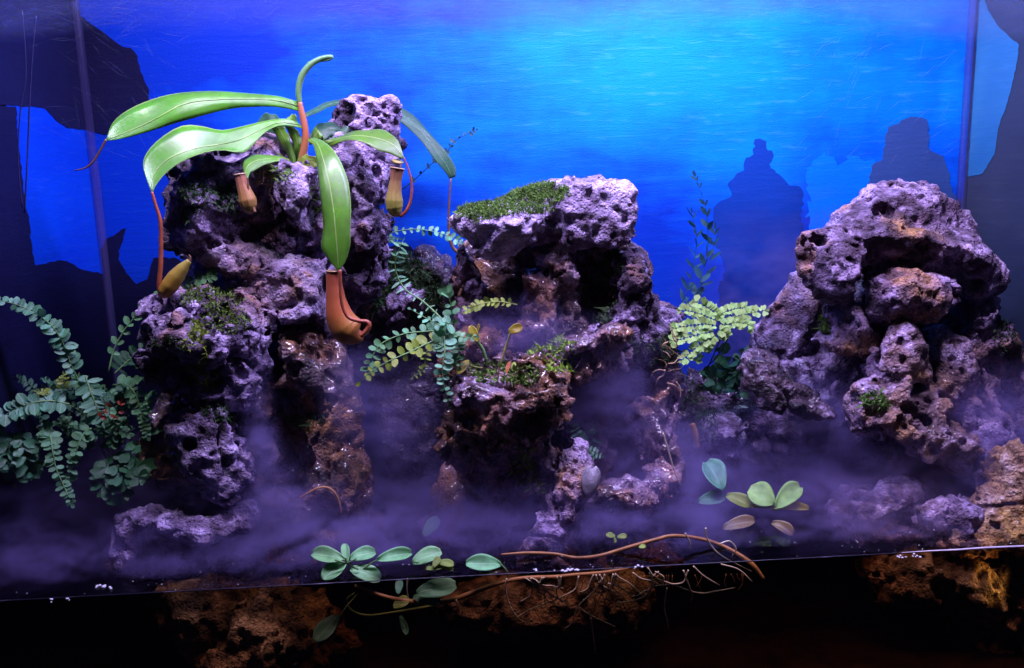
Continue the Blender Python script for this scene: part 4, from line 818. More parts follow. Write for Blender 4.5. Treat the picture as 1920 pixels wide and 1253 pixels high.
for i in range(34):
    x = RR.uniform(85,270); y0 = RR.uniform(750,850); a = RR.uniform(-1.2,1.2); ln = RR.uniform(50,95); yd = RR.uniform(.19,.28)
    e = (x + ln*math.sin(a), y0 - ln*math.cos(a)*RR.uniform(.3,1)); mdl = ((x+e[0])/2, (y0+e[1])/2 - 14)
    frond(T, [(x,y0),mdl,e], [yd, yd-.02, yd-.04], 11, RR.uniform(12,18), RR.choice([M['fern_dark'], M['fern_dark'], M['fern']]), kind=RR.choice(['button','oval']), join=True, rad=1.2)

def spray(T, stems, size, mat, kind='fan', y=None, n=5, rmat=None, rad=.8, jit=.3, hint=(0,0,.4), spread=1.0):
    """maidenhair: thin dark stalk with alternate fan leaflets"""
    for st in stems:
        frond(T, [s[:2] for s in st], [s[2] for s in st], n, size, mat, kind=kind, rmat=rmat or M['rachis_dark'], rad=rad, jit=jit, hint=hint, prof=flat, fwd=.5, start=.15, alt=True, name='stalk')
T = thing('maidenhair_fern', P(20,800,.17), 'small-leaved maidenhair fern hanging at the left edge', 'fern')
spray(T, [[(30,800,.15),(18,830,.13),(12,870,.12)],[(35,800,.15),(45,835,.13),(55,885,.125)],[(20,805,.15),(0,830,.13),(-10,860,.12)],[(40,805,.15),(30,850,.13),(28,905,.125)],[(50,805,.16),(60,840,.14),(62,890,.13)]], 23, M['maiden_green'], n=5)
T = thing('maidenhair_fern', P(240,860,.16), 'maidenhair fern with lobed leaves above the rim stone', 'fern')
spray(T, [[(190,840,.17),(220,875,.14),(240,905,.13)],[(200,842,.17),(240,880,.14),(262,900,.13)],[(195,845,.17),(200,880,.14),(190,920,.13)],[(215,840,.17),(245,850,.15),(262,880,.14)],[(190,845,.17),(225,900,.135),(225,935,.13)]], 26, M['maiden_green'], n=4)
T = thing('creeping_plant', P(215,790,.15), 'tiny pale-leaved creeper beneath the left fern', 'creeper')
spray(T, [[(190,770,.155),(215,800,.15),(245,815,.15)],[(210,750,.16),(205,780,.15),(212,810,.15)],[(230,790,.15),(215,815,.15),(210,835,.15)]], 12, M['fern'], kind='button', n=7)
T = thing('red_seedling', P(200,800,.15), 'cluster of small dark red leaves under the left fern', 'seedling')
spray(T, [[(180,790,.145),(195,775,.145),(205,755,.145)],[(205,795,.145),(220,775,.145),(228,752,.145)]], 10, M['red_leaf'], kind='button', n=3)

T = thing('button_fern', P(845,640,.19), 'bright button fern spreading in front of the gap between the rockworks', 'fern')
frond(T, [(840,610),(815,585),(790,563),(762,545),(746,520),(741,492),(748,468),(755,453)], [.18,.20,.22,.23,.235,.235,.23,.23], 14, 20, M['fern_blue'], kind='narrow', prof=lambda q: 1.0 if q > .45 else .55, start=.12, rad=1.8, fwd=.05, rmat=M['rachis'], label='upright frond with narrow leaflets')
frond(T, [(852,622),(848,590),(842,560),(836,545)], [.17,.165,.16,.16], 5, 17, M['fern'], rad=1.4, fwd=.4, prof=flat)
frond(T, [(835,620),(795,622),(755,627),(715,645),(698,670),(690,700)], [.17,.165,.16,.155,.15,.15], 11, 16, M['fern'], rad=1.6, fwd=.2, prof=flat)
frond(T, [(840,628),(800,645),(765,662),(728,678),(695,698),(676,716)], [.165,.15,.14,.135,.13,.13], 11, 23, M['fern_yellow'], rad=1.8, fwd=.15, prof=taper)
frond(T, [(832,625),(834,660),(829,695),(833,725),(842,755)], [.15,.135,.13,.128,.128], 11, 21, M['fern_blue'], rad=1.8, fwd=.05, prof=taper, label='drooping frond with bluish leaflets')
frond(T, [(842,625),(858,630),(878,633),(892,632)], [.165,.155,.15,.15], 6, 14, M['fern'], rad=1.3)
frond(T, [(845,622),(856,640),(860,662),(862,688)], [.165,.155,.15,.15], 8, 17, M['fern'], rad=1.3)
frond(T, [(845,618),(838,628),(826,636),(818,650)], [.165,.15,.145,.14], 6, 22, M['fern'], rad=1.3)
frond(T, [(850,618),(842,608),(830,604),(812,612)], [.165,.15,.145,.14], 5, 20, M['fern_blue'], rad=1.3)
frond(T, [(835,615),(805,600),(770,580)], [.18,.20,.21], 5, 14, M['fern_blue'], rad=1.2)
frond(T, [(825,635),(800,660),(795,690),(775,708)], [.18,.18,.18,.17], 8, 12, M['fern_yellow'], kind='oval', rad=1.2)
T = thing('trailing_fern', P(700,450,.36), 'thin fern frond trailing across the blue gap toward the cap rock', 'fern')
frond(T, [(700,450),(735,436),(775,430),(812,434),(842,443),(866,455)], .34, 14, 11, M['fern_blue'], rad=1.1, fwd=.4, prof=flat)
frond(T, [(700,450),(702,435),(704,420)], .35, 4, 11, M['fern_dark'], rad=1)
frond(T, [(705,470),(725,450),(748,448)], .36, 6, 12, M['fern_dark'], rad=1)
T = thing('vine', P(768,345,.44), 'dim wiry vine against the blue mural behind the right leaf', 'vine')
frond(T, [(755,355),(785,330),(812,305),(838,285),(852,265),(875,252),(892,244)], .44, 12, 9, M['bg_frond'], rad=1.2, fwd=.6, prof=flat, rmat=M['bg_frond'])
T = thing('fern_sprig', P(968,572,.24), 'yellow-green fern sprig lying across the mouth of the middle cave', 'fern')
frond(T, [(970,572),(940,566),(910,568),(888,574),(872,584)], [.20,.19,.185,.18,.18], 11, 12, M['fern_yellow'], rad=1.3, fwd=.5, prof=flat, rmat=M['rachis_yel'])

T = thing('maidenhair_fern', P(1325,700,.30), 'bright lime maidenhair fern between the middle and right rockwork', 'fern')
for a in ([(1325,695),(1338,665),(1352,632),(1360,605)], [(1318,695),(1345,668),(1372,622)]):
    tube('stalk', T, a, [.30,.28,.265,.255][:len(a)], 1.2, M['rachis_dark'], 20, 5)
for ps, yy in (([(1345,628),(1318,642),(1296,660),(1278,676)], [.255,.245,.24,.235]), ([(1348,620),(1315,626),(1285,634),(1260,640)], [.258,.25,.245,.24]), ([(1350,612),(1322,608),(1292,611),(1262,616)], [.262,.258,.255,.25]),
      ([(1352,606),(1326,594),(1300,585),(1274,582)], .27), ([(1356,602),(1340,586),(1322,574),(1302,565)], .28), ([(1360,606),(1380,594),(1405,588),(1436,582)], .27), ([(1352,612),(1372,606),(1392,606),(1410,612)], .262),
      ([(1345,625),(1330,640),(1320,655),(1305,672)], .25), ([(1348,618),(1355,622),(1362,630)], .25), ([(1340,600),(1360,585),(1385,578),(1408,580)], .28)):
    frond(T, ps, yy, 12, 13, M['maiden'], kind='fan', rmat=M['rachis_dark'], rad=.8, prof=flat, fwd=.35, jit=.3, alt=True, name='pinna')
T = thing('maidenhair_fern', P(1370,740,.34), 'dark leafy fern clump under the lime maidenhair fern', 'fern')
spray(T, [[(1370,740,.33),(1375,690,.31),(1350,660,.30)],[(1375,740,.33),(1400,700,.31),(1392,665,.31)],[(1365,740,.33),(1345,715,.31),(1325,710,.30)],[(1375,745,.33),(1395,720,.30),(1405,700,.30)],[(1365,745,.33),(1360,710,.30),(1365,680,.30)]], 24, M['fern_dark'], n=5)
T = thing('tall_frond', P(1275,600,.42), 'tall dim frond standing against the blue mural', 'fern')
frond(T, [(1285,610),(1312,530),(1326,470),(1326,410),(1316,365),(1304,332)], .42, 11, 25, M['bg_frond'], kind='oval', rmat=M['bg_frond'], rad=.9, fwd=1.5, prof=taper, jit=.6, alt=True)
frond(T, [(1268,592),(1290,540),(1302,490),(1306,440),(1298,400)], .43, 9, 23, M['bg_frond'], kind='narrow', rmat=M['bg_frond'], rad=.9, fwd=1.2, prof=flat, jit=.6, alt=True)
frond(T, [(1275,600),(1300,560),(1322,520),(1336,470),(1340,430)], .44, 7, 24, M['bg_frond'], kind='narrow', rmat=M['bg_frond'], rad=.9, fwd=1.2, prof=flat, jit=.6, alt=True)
T = thing('small_fern', P(1105,870,.22), 'small bluish lacy fern on the misty bank', 'fern')
frond(T, [(1105,835),(1085,818),(1075,795)], .20, 6, 15, M['fern_blue'], kind='oval', rad=1); frond(T, [(1105,840),(1115,815),(1110,795)], .205, 6, 15, M['fern_dark'], kind='oval', rad=1)
frond(T, [(1115,850),(1105,855),(1092,860)], .19, 5, 13, M['fern_blue'], kind='oval', rad=1); frond(T, [(1100,845),(1115,848),(1128,855)], .19, 4, 12, M['fern_blue'], kind='oval', rad=1)

# ---- little marsh plant at the upper pool
def oval(name, parent, cx, cy_, L_, wd, ang, y, mat, bend=0.15, depth=0.0, z=None, flatz=False, origin=None, notch=0.0, label=None, tilt=(0,-.55,.83)):
    """single oval blade; flat on the water when flatz, else facing the viewer"""
    a = math.radians(ang); c = P(cx, cy_, y); s = mpp(c)
    v, uv, nl, nc = [], [], 15, 8; nrm = np.array(tilt)/np.linalg.norm(tilt)
    for i in range(nl):
        t = i/(nl-1); wv = math.sin(math.pi*min(.975, .02 + t*.98))**0.5*(0.72 + 0.42*t)
        for j in range(nc+1):
            q_ = j/nc - .5; al = (t - .5)*L_; ac = q_*wd*wv
            d = ray(cx + al*math.cos(a) - ac*math.sin(a), cy_ - al*math.sin(a) - ac*math.cos(a)); w_ = CAM_O + d*(((c - CAM_O) @ nrm)/(d @ nrm))
            zz = bend*L_*(4*(t-.5)**2*(-0.25) + 1.1*q_*q_) + 0.02*L_*math.sin(7*t + 5*q_)
            v.append(w_ + s*nrm*zz); uv.append((j/nc, t))
    k_ = nc + 1; f = [(i*k_+j, i*k_+j+1, (i+1)*k_+j+1, (i+1)*k_+j) for i in range(nl-1) for j in range(nc)]
    o = mesh(name, v, f, mat, parent, uv=uv, origin=c if parent is None else None)
    so = o.modifiers.new('thickness', 'SOLIDIFY'); so.thickness = 0.0008; so.offset = 0
    if label: o['label'] = label
    return o
T = thing('marsh_plant', P(925,690,.17), 'small marsh plant with upright ochre and olive leaves by the upper pool', 'plant')
oval('leaf', T, 889,626,34,17,118,.165,M['olive'], tilt=(-.2,-.9,.3)); tube('petiole', T, [(912,676),(905,655),(895,640)], .166, [3.2,3.5,2.5], M['rachis'], 16)
oval('leaf', T, 896,618,22,5,80,.166,M['olive'], tilt=(0,-1,.2))
oval('leaf', T, 966,617,28,19,25,.165,M['olive'], tilt=(.25,-.9,.35)); tube('petiole', T, [(940,682),(947,655),(957,624)], .166, [1.6,2.4,1.6], M['rachis_yel'], 16)
oval('leaf', T, 868,688,34,16,230,.155,M['olive']); tube('petiole', T, [(905,690),(890,688),(878,684)], .156, 1.3, M['rachis_yel'], 12)
oval('leaf', T, 852,682,10,9,40,.155,M['fern_yellow']); oval('leaf', T, 963,688,18,9,80,.15,M['fern_yellow']); oval('leaf', T, 951,692,30,8,68,.15,M['red_leaf'], label='reddish withered leaf')
oval('leaf', T, 996,698,26,8,115,.15,M['olive'], bend=.5)
tube('petiole', T, [(935,700),(948,704),(951,715)], .15, 1.2, M['rachis_dark'], 10)

# ---- moss
def moss(keys, regions, n, ln, mat, label, wid=0.0012, seed=0, upmin=-.2, leafy=False):
    r = np.random.default_rng(seed); parts_v = []; 
    C, Nn = [], []
    for key in keys:
        V, vn = ROCKS[key]; px = W/2 + F*((V-CAM_O)@RT)/((V-CAM_O)@FW); py = H/2 - F*((V-CAM_O)@UP)/((V-CAM_O)@FW)
        face = np.einsum('ij,ij->i', vn, CAM_O - V)
        for (cx, cy_, rx, ry) in regions:
            g = ((px-cx)/rx)**2 + ((py-cy_)/ry)**2 + 0.5*fbm(V, 0.02, 2)
            k_ = np.flatnonzero((g < 1) & ((face > 0.1) | (vn[:,2] > .6)) & (vn[:,2] > upmin)); C.append(V[k_]); Nn.append(vn[k_])
    C = np.vstack(C); Nn = np.vstack(Nn)
    if len(C) == 0: print('MOSS EMPTY', label); return
    i = r.integers(0, len(C), n); c = C[i] - Nn[i]*0.001; d = Nn[i]*0.8 + r.normal(0, .55, (n,3)); d[:,2] += .45; d /= np.linalg.norm(d, axis=1, keepdims=True)
    sd = np.cross(d, r.normal(0, 1, (n,3))); sd /= np.linalg.norm(sd, axis=1, keepdims=True); L_ = ln*r.uniform(.4,1.25,(n,1)); b2 = r.normal(0, .35, (n,3)); b2[:,2] -= .25; wv = wid*r.uniform(.6,1.4,(n,1))
    m_ = c + d*L_*.55; e = c + (d + b2)*L_
    v = np.stack([c - sd*wv*.4, c + sd*wv*.4, m_ + sd*wv, e, m_ - sd*wv], 1).reshape(-1,3)
    k0 = np.arange(n)*5; f = np.stack([k0, k0+1, k0+2, k0+4], 1).tolist() + np.stack([k0+4, k0+2, k0+3], 1).tolist()
    uv = np.tile(np.array([(.3,0),(.7,0),(.8,.5),(.5,1),(.2,.5)]), (n,1))
    o = mesh('moss', v, f, mat, origin=(v[:,0].mean(), v[:,1].mean(), v[:,2].min()), uv=uv); tag(o, label, 'moss', kind='stuff'); return o
moss(['B1'], [(960,372,95,32),(900,398,40,16),(1020,362,50,18)], 14000, .0075, M['moss'], 'green moss cushion on top of the cap rock', .0009, seed=1, upmin=.1)
moss(['A1'], [(372,372,34,28),(430,375,32,40),(350,400,20,18)], 2200, .009, M['moss_dark'], 'dark moss on the upper left shoulder of the crag', seed=2)
moss(['A1'], [(600,372,26,26),(520,330,40,14)], 900, .009, M['moss'], 'moss tuft behind the hanging front leaf', seed=3)
moss(['A2'], [(368,665,26,60),(392,705,24,34)], 1100, .010, M['moss_bright'], 'bright moss strip down the middle of the pitted boulder', .0014, seed=4)
moss(['A2'], [(425,600,48,24),(400,560,60,20)], 1400, .009, M['moss'], 'moss patch on top of the pitted boulder', seed=5)
moss(['A2'], [(305,690,34,24),(310,650,30,16)], 500, .008, M['moss_dark'], 'dark moss on the left flank of the pitted boulder', seed=6)
moss(['A5'], [(745,540,62,62),(800,560,30,50),(720,490,30,20)], 6500, .014, M['moss_dark'], 'shaggy dark moss covering the rock behind the button fern', .001, seed=7)
moss(['B2r','B2'], [(1130,545,26,70),(1140,500,30,30)], 1300, .012, M['moss_dark'], 'dark leafy moss hanging inside the middle cave', .0022, seed=8)
moss(['B2b','B3','B2'], [(1035,655,50,22),(1060,690,40,12)], 700, .011, M['moss_bright'], 'bright wet moss at the right end of the upper pool', .0022, seed=9)
moss(['B3'], [(930,700,60,22),(985,705,30,18)], 800, .010, M['moss'], 'wet moss on top of the outcrop', .002, seed=10)
moss(['B3'], [(985,880,26,40),(1000,905,20,20)], 420, .014, M['moss_bright'], 'yellow-green moss dripping from the outcrop', .002, seed=11, upmin=-2)
moss(['B2r','B5'], [(1200,680,60,40),(1240,660,30,30)], 1800, .012, M['moss_dark'], 'dark moss on the bank under the side wall', .001, seed=12)
moss(['C6'], [(1880,650,20,60),(1890,690,20,30)], 800, .009, M['moss_dark'], 'dark moss along the right edge of the leaning rock mass', .0012, seed=13)
moss(['C4','C6'], [(1640,755,22,20)], 300, .009, M['moss'], 'small moss tuft beside the holed boulder', .0015, seed=14)
moss(['A3','A3b'], [(430,780,50,14),(580,790,40,14)], 900, .010, M['moss_dark'], 'dark moss on the ledge above the pale block', .001, seed=15)
moss(['C3','C2'], [(1548,610,12,16)], 200, .008, M['moss'], 'tiny moss tuft beside the wedge', .0015, seed=16)
moss(['C9','C8'], [(1310,800,40,40),(1290,740,30,30)], 1200, .012, M['moss_dark'], 'soft moss on the slope under the dark fern clump', .001, seed=17)

# ---- roots and dry litter
r = random.Random(11)
def strands(n, cx, cy_, rx, ry, y, ln, seed):
    r = random.Random(seed); ps = []
    for i in range(n):
        x = cx + r.uniform(-rx,rx); yy = cy_ + r.uniform(-ry,ry); a = r.uniform(0, 6.28); d = y + r.uniform(-.012,.012); pts_ = [(x,yy)]
        for k_ in range(3): a += r.uniform(-.9,.9); x += math.cos(a)*ln/3; yy += math.sin(a)*ln/3; pts_.append((x,yy))
        ps.append(sweep([P(q_[0], q_[1], d) for q_ in pts_], [.0009,.0008,.0005], 10, 4))
    return merge(ps)
v, f, u = strands(20, 512, 332, 26, 16, .235, 40, 1); tag(mesh('dry_litter', v, f, M['straw'], origin=P(512,345,.235), uv=u), 'tangle of dry brown leaf litter at the foot of the pitcher plant', 'litter', kind='stuff')
v, f, u = strands(26, 1255, 680, 14, 40, .245, 34, 2); tag(mesh('dry_litter', v, f, M['straw'], origin=P(1255,700,.245), uv=u), 'tangle of dry pinkish fibres on the right end of the bank', 'litter', kind='stuff')
tag(tube('twig', None, [(1243,812),(1252,840),(1262,875),(1277,912)], .16, [1.6,1.5,1.5,1], M['root'], origin=P(1277,912,.16)), 'pale thin twig hanging beside the bank', 'twig')
tag(tube('twig', None, [(560,935),(590,918),(612,914),(628,925),(637,945),(640,962)], .145, [1.2,1.8,2.4,2.2,2,1.4], M['root_or'], origin=P(640,962,.145)), 'curved orange twig at the foot of the waterfall rock', 'twig')
tag(tube('twig', None, [(676,840),(672,880),(664,930)], .16, [1,1.2,1], M['straw'], origin=P(664,930,.16)), 'straight dry stem beside the waterfall rock', 'twig')
tag(tube('twig', None, [(1164,462),(1172,445),(1182,438),(1193,442)], .26, [2.6,2.2,1.8,1.2], M['tendril_br'], origin=P(1164,462,.26)), 'hooked little twig behind the cap rock corner', 'twig')
st = tube('broken_stalk', None, [(1298,795),(1303,812),(1308,838)], .262, [5.5,6.5,7], M['ochre_leaf'], origin=P(1308,838,.262)); tag(st, 'broken yellow plant stalk beside the round stone', 'stalk')

# heart-shaped pale pebble leaning on the finger rock
hv, hf, hu = [], [], []
c = P(1107,903,.10); s = mpp(c)
for i in range(40):
    t = 2*math.pi*i/40; X = 22*math.sin(t)*(0.80 + 0.20*math.cos(t)); Z = 32*math.cos(t) - 9*max(0, 1 - abs(math.sin(t/2))/.16) - 3*max(0, math.sin(t))*max(0, math.cos(t)); hu.append((X, Z))
for lay, (q_, dy) in enumerate(((.55,-.0055),(.88,-.003),(1.0,0),(.88,.003))):
    for X, Z in hu: hv.append(c + s*(RT*X*q_*math.cos(.1) + RT*Z*q_*.12 + UP*Z*q_) + np.array([0,dy,0]))
n = 40; hf = [(l*n+i, l*n+(i+1)%n, (l+1)*n+(i+1)%n, (l+1)*n+i) for l in range(3) for i in range(n)] + [list(range(n-1,-1,-1)), [3*n+i for i in range(n)]]
M['pebble'] = plain('pale_pebble', (0.42,0.38,0.45), 0.75, var=0.6, scale=110, bump=1.0)
tag(mesh('heart_pebble', hv, hf, M['pebble'], origin=P(1107,935,.10)), 'pale grey heart-shaped pebble propped on the rock finger', 'pebble')

# ---- floating plants
def floatp(name, x, y_, label, group=None, cat='floating plant'): return thing(name, PZ(x, y_, 0.0), label, cat, group)
Z0 = .004
T = floatp('floating_plant', 645,1058, 'pale green rosette of five oval leaves floating at the front glass')
for a in ((614,1042,62,32,170),(648,1036,34,17,98),(680,1040,50,28,15),(626,1070,52,32,213),(686,1076,60,34,-18)): oval('leaf', T, a[0],a[1],a[2],a[3],a[4], .014+.0004*(1100-a[1]), M['float_leaf'], bend=.30, tilt=((a[0]-650)*.006, -.55, .8))
for e_ in ((628,1050),(648,1046),(668,1048),(634,1064),(672,1068)): tube('petiole', T, [(650,1056),((650+e_[0])/2,(1057+e_[1])/2),e_], .022, 1.8, M['rachis'], 10, 5)
T = floatp('floating_plant', 770,1058, 'pair of pale floating leaves with yellow-green young leaves between')
oval('leaf', T, 740,1042,66,27,12,.03,M['float_leaf'], bend=.3, tilt=(.25,-.6,.7)); oval('leaf', T, 800,1044,58,31,22,.03,M['float_leaf'], bend=.3, tilt=(-.2,-.5,.8)); tube('petiole', T, [(820,1060),(800,1056),(776,1054)], .026, 1.6, M['rachis'], 12)
for a in ((815,1064,34,14,8),(836,1056,30,16,-8),(818,1054,22,14,60),(838,1064,26,12,-20)): oval('leaf', T, a[0],a[1],a[2],a[3],a[4],.018,M['fern_yellow'])
tube('petiole', T, [(680,1068),(700,1054),(718,1046)], .028, 1.6, M['rachis'], 12)
T = floatp('floating_plant', 907,1060, 'single broad pale leaf floating right of the young yellow leaves')
oval('leaf', T, 907,1057,66,33,178,.02,M['float_leaf'], bend=.3, tilt=(.15,-.6,.75)); tube('petiole', T, [(938,1058),(950,1070),(952,1082)], .02, 1.8, M['rachis'], 12)
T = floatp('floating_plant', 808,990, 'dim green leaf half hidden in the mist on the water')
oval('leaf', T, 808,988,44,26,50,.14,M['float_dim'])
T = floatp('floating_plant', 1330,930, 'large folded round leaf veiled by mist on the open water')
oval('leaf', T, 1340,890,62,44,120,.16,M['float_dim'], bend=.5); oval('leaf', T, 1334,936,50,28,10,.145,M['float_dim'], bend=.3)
T = floatp('floating_plant', 1450,955, 'glossy bright green pair of curled floating leaves')
oval('leaf', T, 1428,930,54,48,150,.125,M['maiden'], bend=.35, label='round bright leaf'); oval('leaf', T, 1478,930,62,40,42,.125,M['maiden'], bend=.45); oval('leaf', T, 1385,938,50,26,-22,.13,M['fern_yellow'], bend=.3); oval('leaf', T, 1462,950,110,18,-2,.12,M['olive'], bend=.15)
tube('petiole', T, [(1452,957),(1444,950),(1436,944)], .122, 2.4, M['rachis_yel'], 10, 5); tube('petiole', T, [(1452,957),(1460,950),(1466,942)], .122, 2.4, M['rachis_yel'], 10, 5)
T = floatp('dead_leaf', 1385,983, 'brown decaying leaf floating in front of the bright green leaves', cat='leaf')
oval('blade', T, 1385,982,62,26,14,.10,M['brown_leaf'], bend=.2)
T = floatp('dead_leaf', 1468,990, 'small brown curled leaf floating right of the larger dead leaf', cat='leaf')
oval('blade', T, 1468,990,46,22,-28,.09,M['brown_leaf'], bend=.4)
T = floatp('floating_sprout', 1155,1006, 'tiny bright green sprout with three round leaves on the water', cat='floating plant')
for a in ((1145,1004,18,11,170),(1166,1006,18,11,5),(1153,1013,10,6,-80)): oval('leaf', T, a[0],a[1],a[2],a[3],a[4],.055,M['fern_yellow'])
T = floatp('duckweed', 1205,1026, 'single tiny round leaf floating by the end of the runner', cat='floating plant')
oval('leaf', T, 1204,1025,13,9,10,.04,M['fern_yellow'])
# submerged leaves of the runner plant
T = thing('runner_plant', PZ(845,1120,-.03), 'submerged runner plant with an orange stem and green leaves at the glass', 'water plant')
tube('runner', T, [(1178,1066),(1130,1074),(1080,1078),(1040,1082),(985,1084),(940,1092),(895,1108),(850,1124),(800,1130),(745,1124),(700,1112),(665,1098)], .02, [3,3.6,3.8,4,4,4.2,4.8,5.4,5,4.4,3.6,2.8], M['root_or'], 90, 8)
tube('runner', T, [(845,1128),(800,1138),(740,1148),(690,1154),(660,1145),(650,1125),(665,1112)], .03, [3,2.6,2.2,2,2,1.6,1.2], M['rachis_yel'], 50, 6)
for a in ((818,1104,76,40,12,M['fern']),(748,1100,28,16,82,M['maiden_green']),(752,1130,34,22,30,M['fern_yellow']),(800,1124,52,24,-10,M['fern']),(612,1178,66,34,228,M['fern_dark']),(757,1172,38,14,-72,M['maiden_green'])): oval('leaf', T, a[0],a[1],a[2],a[3],a[4],.016,a[5],bend=.15)
tube('petiole', T, [(636,1158),(648,1140),(672,1112)], .02, 1.4, M['rachis_yel'], 14)
T = thing('surface_runner', PZ(1200,1040,0), 'orange runner floating at the surface behind the waterline', 'water plant')
tube('runner', T, [PZ_ for PZ_ in [(940,1040,.045),(990,1037,.045),(1040,1039,.045),(1080,1046,.045),(1125,1042,.045),(1180,1026,.045),(1230,1012,.045),(1262,1005,.045),(1310,1010,.05),(1350,1022,.045),(1385,1040,.035),(1412,1060,.025),(1432,1086,.02)]], .045, [2,3,3.2,3.2,3.6,3.8,3.8,3.8,3.8,3.8,4.2,4.8,3.4], M['root_or'], 90, 8)
rts = [[(950,1085),(948,1105),(958,1140),(980,1165),(998,1162)],[(1005,1088),(1030,1112),(1060,1130),(1070,1142)],[(1085,1080),(1078,1105),(1040,1125),(990,1145),(958,1165)],[(1130,1084),(1110,1112),(1086,1135),(1070,1170),(1058,1178)],[(1085,1138),(1110,1155),(1155,1176)],[(1108,1158),(1112,1190),(1117,1226)],[(1126,1108),(1134,1130),(1126,1158)],[(1140,1094),(1165,1102),(1182,1118)],[(1214,1064),(1228,1082),(1262,1096),(1310,1112),(1345,1108),(1378,1102)],[(1300,1062),(1320,1080),(1350,1098)],[(1352,1058),(1385,1068),(1410,1090)],[(1250,1102),(1246,1140),(1254,1178)],[(855,1125),(858,1142),(848,1160)],[(764,1085),(763,1105),(765,1122)],[(1323,990),(1326,1010),(1350,1040),(1410,1072)],[(1350,1020),(1368,1015),(1380,1030),(1372,1044)],[(1285,1000),(1292,1015),(1295,1030)]]
r_ = random.Random(77)
for i in range(20):
    x = r_.uniform(945,1300); y_ = 1086 - (x-950)*.05; q = [(x,y_)]; a_ = 1.57 + r_.uniform(-.5,.5)
    for k_ in range(r_.randint(3,5)): a_ += r_.uniform(-.7,.7); x += math.cos(a_)*r_.uniform(10,28); y_ += abs(math.sin(a_))*r_.uniform(8,22); q.append((x,y_))
    rts.append(q)
for a in rts: tube('root', T, a, .016 if a[0][1] > 1055 else .03, [1.7,1.5,1.3,.6], M['root'], 26, 5)
ps = []; r = random.Random(3)
for i in range(60):
    x = r.uniform(1080,1260) if i % 3 else r.uniform(960,1440); y_ = 1082 - (x-1080)*.02; a = r.uniform(1.0,2.2); ln = r.uniform(12,42); ps.append(sweep([P(x,y_,.02), P(x+math.cos(a)*ln*.5+r.uniform(-4,4), y_+math.sin(a)*ln*.5,.022), P(x+math.cos(a)*ln, y_+math.sin(a)*ln*.8,.025)], [.00045,.0004,.0002], 8, 4))
v, f, u = merge(ps); o = mesh('root_hairs', v, f, M['root_or'], T, uv=u); o['kind'] = 'stuff'

# foam flecks and bubbles along the waterline
ps = []; r = random.Random(8)
def blob(c, s_):
    v = []; 
    for k_ in range(3):
        ph = math.pi*(k_+1)/4
        for q_ in range(6): v.append(c + s_*np.array([math.sin(ph)*math.cos(q_*1.047), math.sin(ph)*math.sin(q_*1.047), .7*math.cos(ph)]))
    v += [c + s_*np.array([0,0,.7]), c - s_*np.array([0,0,.7])]
    f = [(k_*6+q_, k_*6+(q_+1)%6, (k_+1)*6+(q_+1)%6, (k_+1)*6+q_) for k_ in range(2) for q_ in range(6)] + [(18,(q_+1)%6,q_) for q_ in range(6)] + [(19,12+q_,12+(q_+1)%6) for q_ in range(6)]
    return np.array(v), f, np.zeros((20,2))
spots_ = [(95,1126,5,3),(128,1124,4,3),(190,1101,9,8),(205,1104,4,3),(1060,1072,22,9),(1082,1070,18,8),(1195,1064,6,4),(1690,1047,12,6),(1715,1044,8,5),(1005,1070,4,3)]
for cx, cy_, sp_, k_ in spots_:
    for i in range(k_): ps.append(blob(PZ(cx + r.gauss(0,sp_*.6), cy_ - 2 + r.gauss(0,2), .001), r.uniform(.0008,.002)))
for i in range(90):
    x = r.uniform(30,1900); y_ = 1128 - x*.053 - abs(r.gauss(0,26)) - 4; ps.append(blob(PZ(x, y_, .0006), r.uniform(.0003,.0009)))
v, f, u = merge(ps); tag(mesh('foam_flecks', v, f, M['foam'], origin=(0,.01,0), uv=u), 'white foam flecks and specks scattered along the waterline', 'foam', kind='stuff')

# small pool held by the basin lip
pv = []; zc = P(1010,640,.23)[2]
for k_ in range(40):
    t = 2*math.pi*k_/40; pv.append(np.array([P(1000,640,.24)[0] + .115*math.cos(t)*(1+.08*math.sin(3*t)), .255 + .05*math.sin(t), zc]))
pv += [q_ - np.array([0,0,.012]) for q_ in pv]
tag(mesh('upper_pool', pv, [list(range(40)), list(range(79,39,-1))] + [[k_, 40+k_, 40+(k_+1)%40, (k_+1)%40] for k_ in range(40)], M['water'], origin=(0,.25,zc), smooth=False), kind='structure')

# thin air line down the left panel and a dark post in the corner
M['line'] = plain('dim_air_line', (0.035,0.032,0.10), 0.3)
tag(tube('air_line', None, [(42,20),(47,90),(48,150),(38,210),(34,300),(42,390)], .20, 1.2, M['line'], 40, 6, origin=P(42,390,.3)), 'thin dim air line hanging in front of the left panel', 'tube')
tag(tube('air_line', None, [(68,30),(62,90),(56,180),(52,280),(46,400)], .21, 1.4, M['line'], 40, 6, origin=P(46,400,.32)), 'second air line hanging just right of the first', 'tube')

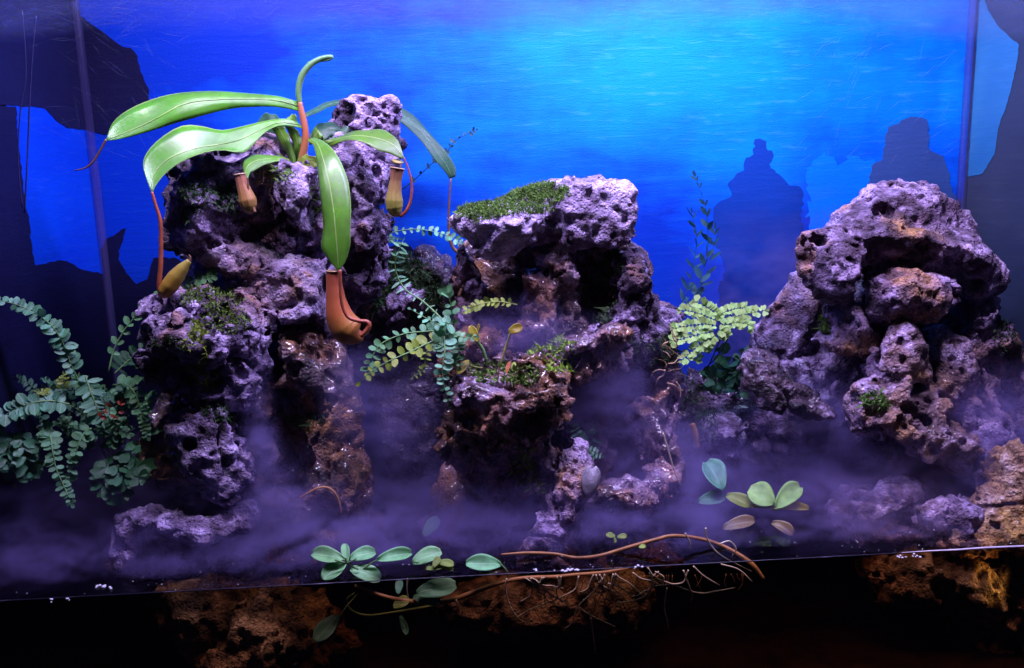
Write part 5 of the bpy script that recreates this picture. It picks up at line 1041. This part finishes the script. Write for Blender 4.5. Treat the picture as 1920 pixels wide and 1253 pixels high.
# ------------------------------------------------------------------ mist rolling over the water and down the falls
def mist(name, lo, hi, label, dens, fn, vox):
    """a block of vapour: a fog grid whose density is worked out once from noise, not per ray"""
    m, nt, out = newmat(name + '_vapour')
    pv_ = N(nt, 'ShaderNodeVolumePrincipled'); pv_.inputs['Color'].default_value = (0.50,0.40,1.0,1); pv_.inputs['Anisotropy'].default_value = 0.2; pv_.inputs['Density'].default_value = 1.0
    nt.links.new(pv_.outputs[0], out.inputs['Volume'])
    g = bpy.data.node_groups.new(name + '_grid', 'GeometryNodeTree'); g.interface.new_socket('Geometry', in_out='OUTPUT', socket_type='NodeSocketGeometry'); g.interface.new_socket('Geometry', in_out='INPUT', socket_type='NodeSocketGeometry')
    go = g.nodes.new('NodeGroupOutput'); vc = g.nodes.new('GeometryNodeVolumeCube'); vc.inputs['Min'].default_value = lo; vc.inputs['Max'].default_value = hi
    for ax_, i in (('X',0),('Y',1),('Z',2)): vc.inputs['Resolution ' + ax_].default_value = max(8, int((hi[i]-lo[i])/vox))
    p = g.nodes.new('GeometryNodeInputPosition').outputs[0]
    d = math_(g, 'MULTIPLY', fn(g, p), dens); g.links.new(math_(g, 'MULTIPLY', d, math_(g, 'GREATER_THAN', d, 0.25)), vc.inputs['Density'])
    sm = g.nodes.new('GeometryNodeSetMaterial'); sm.inputs['Material'].default_value = m; g.links.new(vc.outputs[0], sm.inputs[0]); g.links.new(sm.outputs[0], go.inputs[0])
    o = box(name, lo, hi, m); md = o.modifiers.new('fog', 'NODES'); md.node_group = g; tag(o, label, 'mist', kind='stuff'); return o
def gauss(nt, p, c, s):
    a = N(nt, 'ShaderNodeVectorMath', operation='SUBTRACT'); nt.links.new(p, a.inputs[0]); a.inputs[1].default_value = tuple(c)
    b = N(nt, 'ShaderNodeVectorMath', operation='DIVIDE'); nt.links.new(a.outputs[0], b.inputs[0]); b.inputs[1].default_value = tuple(s)
    l = N(nt, 'ShaderNodeVectorMath', operation='DOT_PRODUCT'); nt.links.new(b.outputs[0], l.inputs[0]); nt.links.new(b.outputs[0], l.inputs[1])
    return math_(nt, 'POWER', 2.718, math_(nt, 'MULTIPLY', l.outputs['Value'], -1.0))
def low_layer(nt, p):
    sep = N(nt, 'ShaderNodeSeparateXYZ'); nt.links.new(p, sep.inputs[0])
    mp_ = N(nt, 'ShaderNodeVectorMath', operation='MULTIPLY'); nt.links.new(p, mp_.inputs[0]); mp_.inputs[1].default_value = (1,1,2.2)
    n = noise(nt, mp_.outputs[0], 12.0, 6, 0.72, 1.3)
    h = math_(nt, 'POWER', 2.718, math_(nt, 'MULTIPLY', sep.outputs[2], -1/0.026))
    w = ramp(nt, n, [(0.47, (0.02,)*3), (0.62, (1,)*3)])
    d = math_(nt, 'MULTIPLY', h, w)
    g = None
    for c, s, a in FALLS:
        e = math_(nt, 'MULTIPLY', gauss(nt, p, c, s), a); g = e if g is None else math_(nt, 'ADD', g, e)
    n2 = ramp(nt, n, [(0.42, (0.04,)*3), (0.60, (1,)*3)])
    return math_(nt, 'ADD', d, math_(nt, 'MULTIPLY', g, n2))
FALLS = [(P(485,830,.15), (.014,.02,.06), 1.9), (P(510,940,.13), (.035,.03,.025), 1.2), (P(660,740,.17), (.022,.02,.045), 1.1), (P(720,780,.24), (.05,.04,.05), .5),
         (P(1130,760,.21), (.06,.03,.06), .7), (P(1560,800,.22), (.06,.04,.05), .9), (P(1870,850,.13), (.07,.04,.06), 1.2), (P(1480,600,.42), (.12,.04,.12), .30), (P(950,630,.2), (.06,.03,.03), .5), (P(1250,880,.22), (.08,.06,.05), .7), (P(1480,930,.20), (.20,.08,.03), .9), (P(720,1000,.12), (.14,.05,.02), .8)]
mist('mist', (XL+.004, .045, .0012), (XR-.004, YB-.006, .42), 'violet mist drifting over the water and down the rock faces', 38.0, low_layer, .0055)
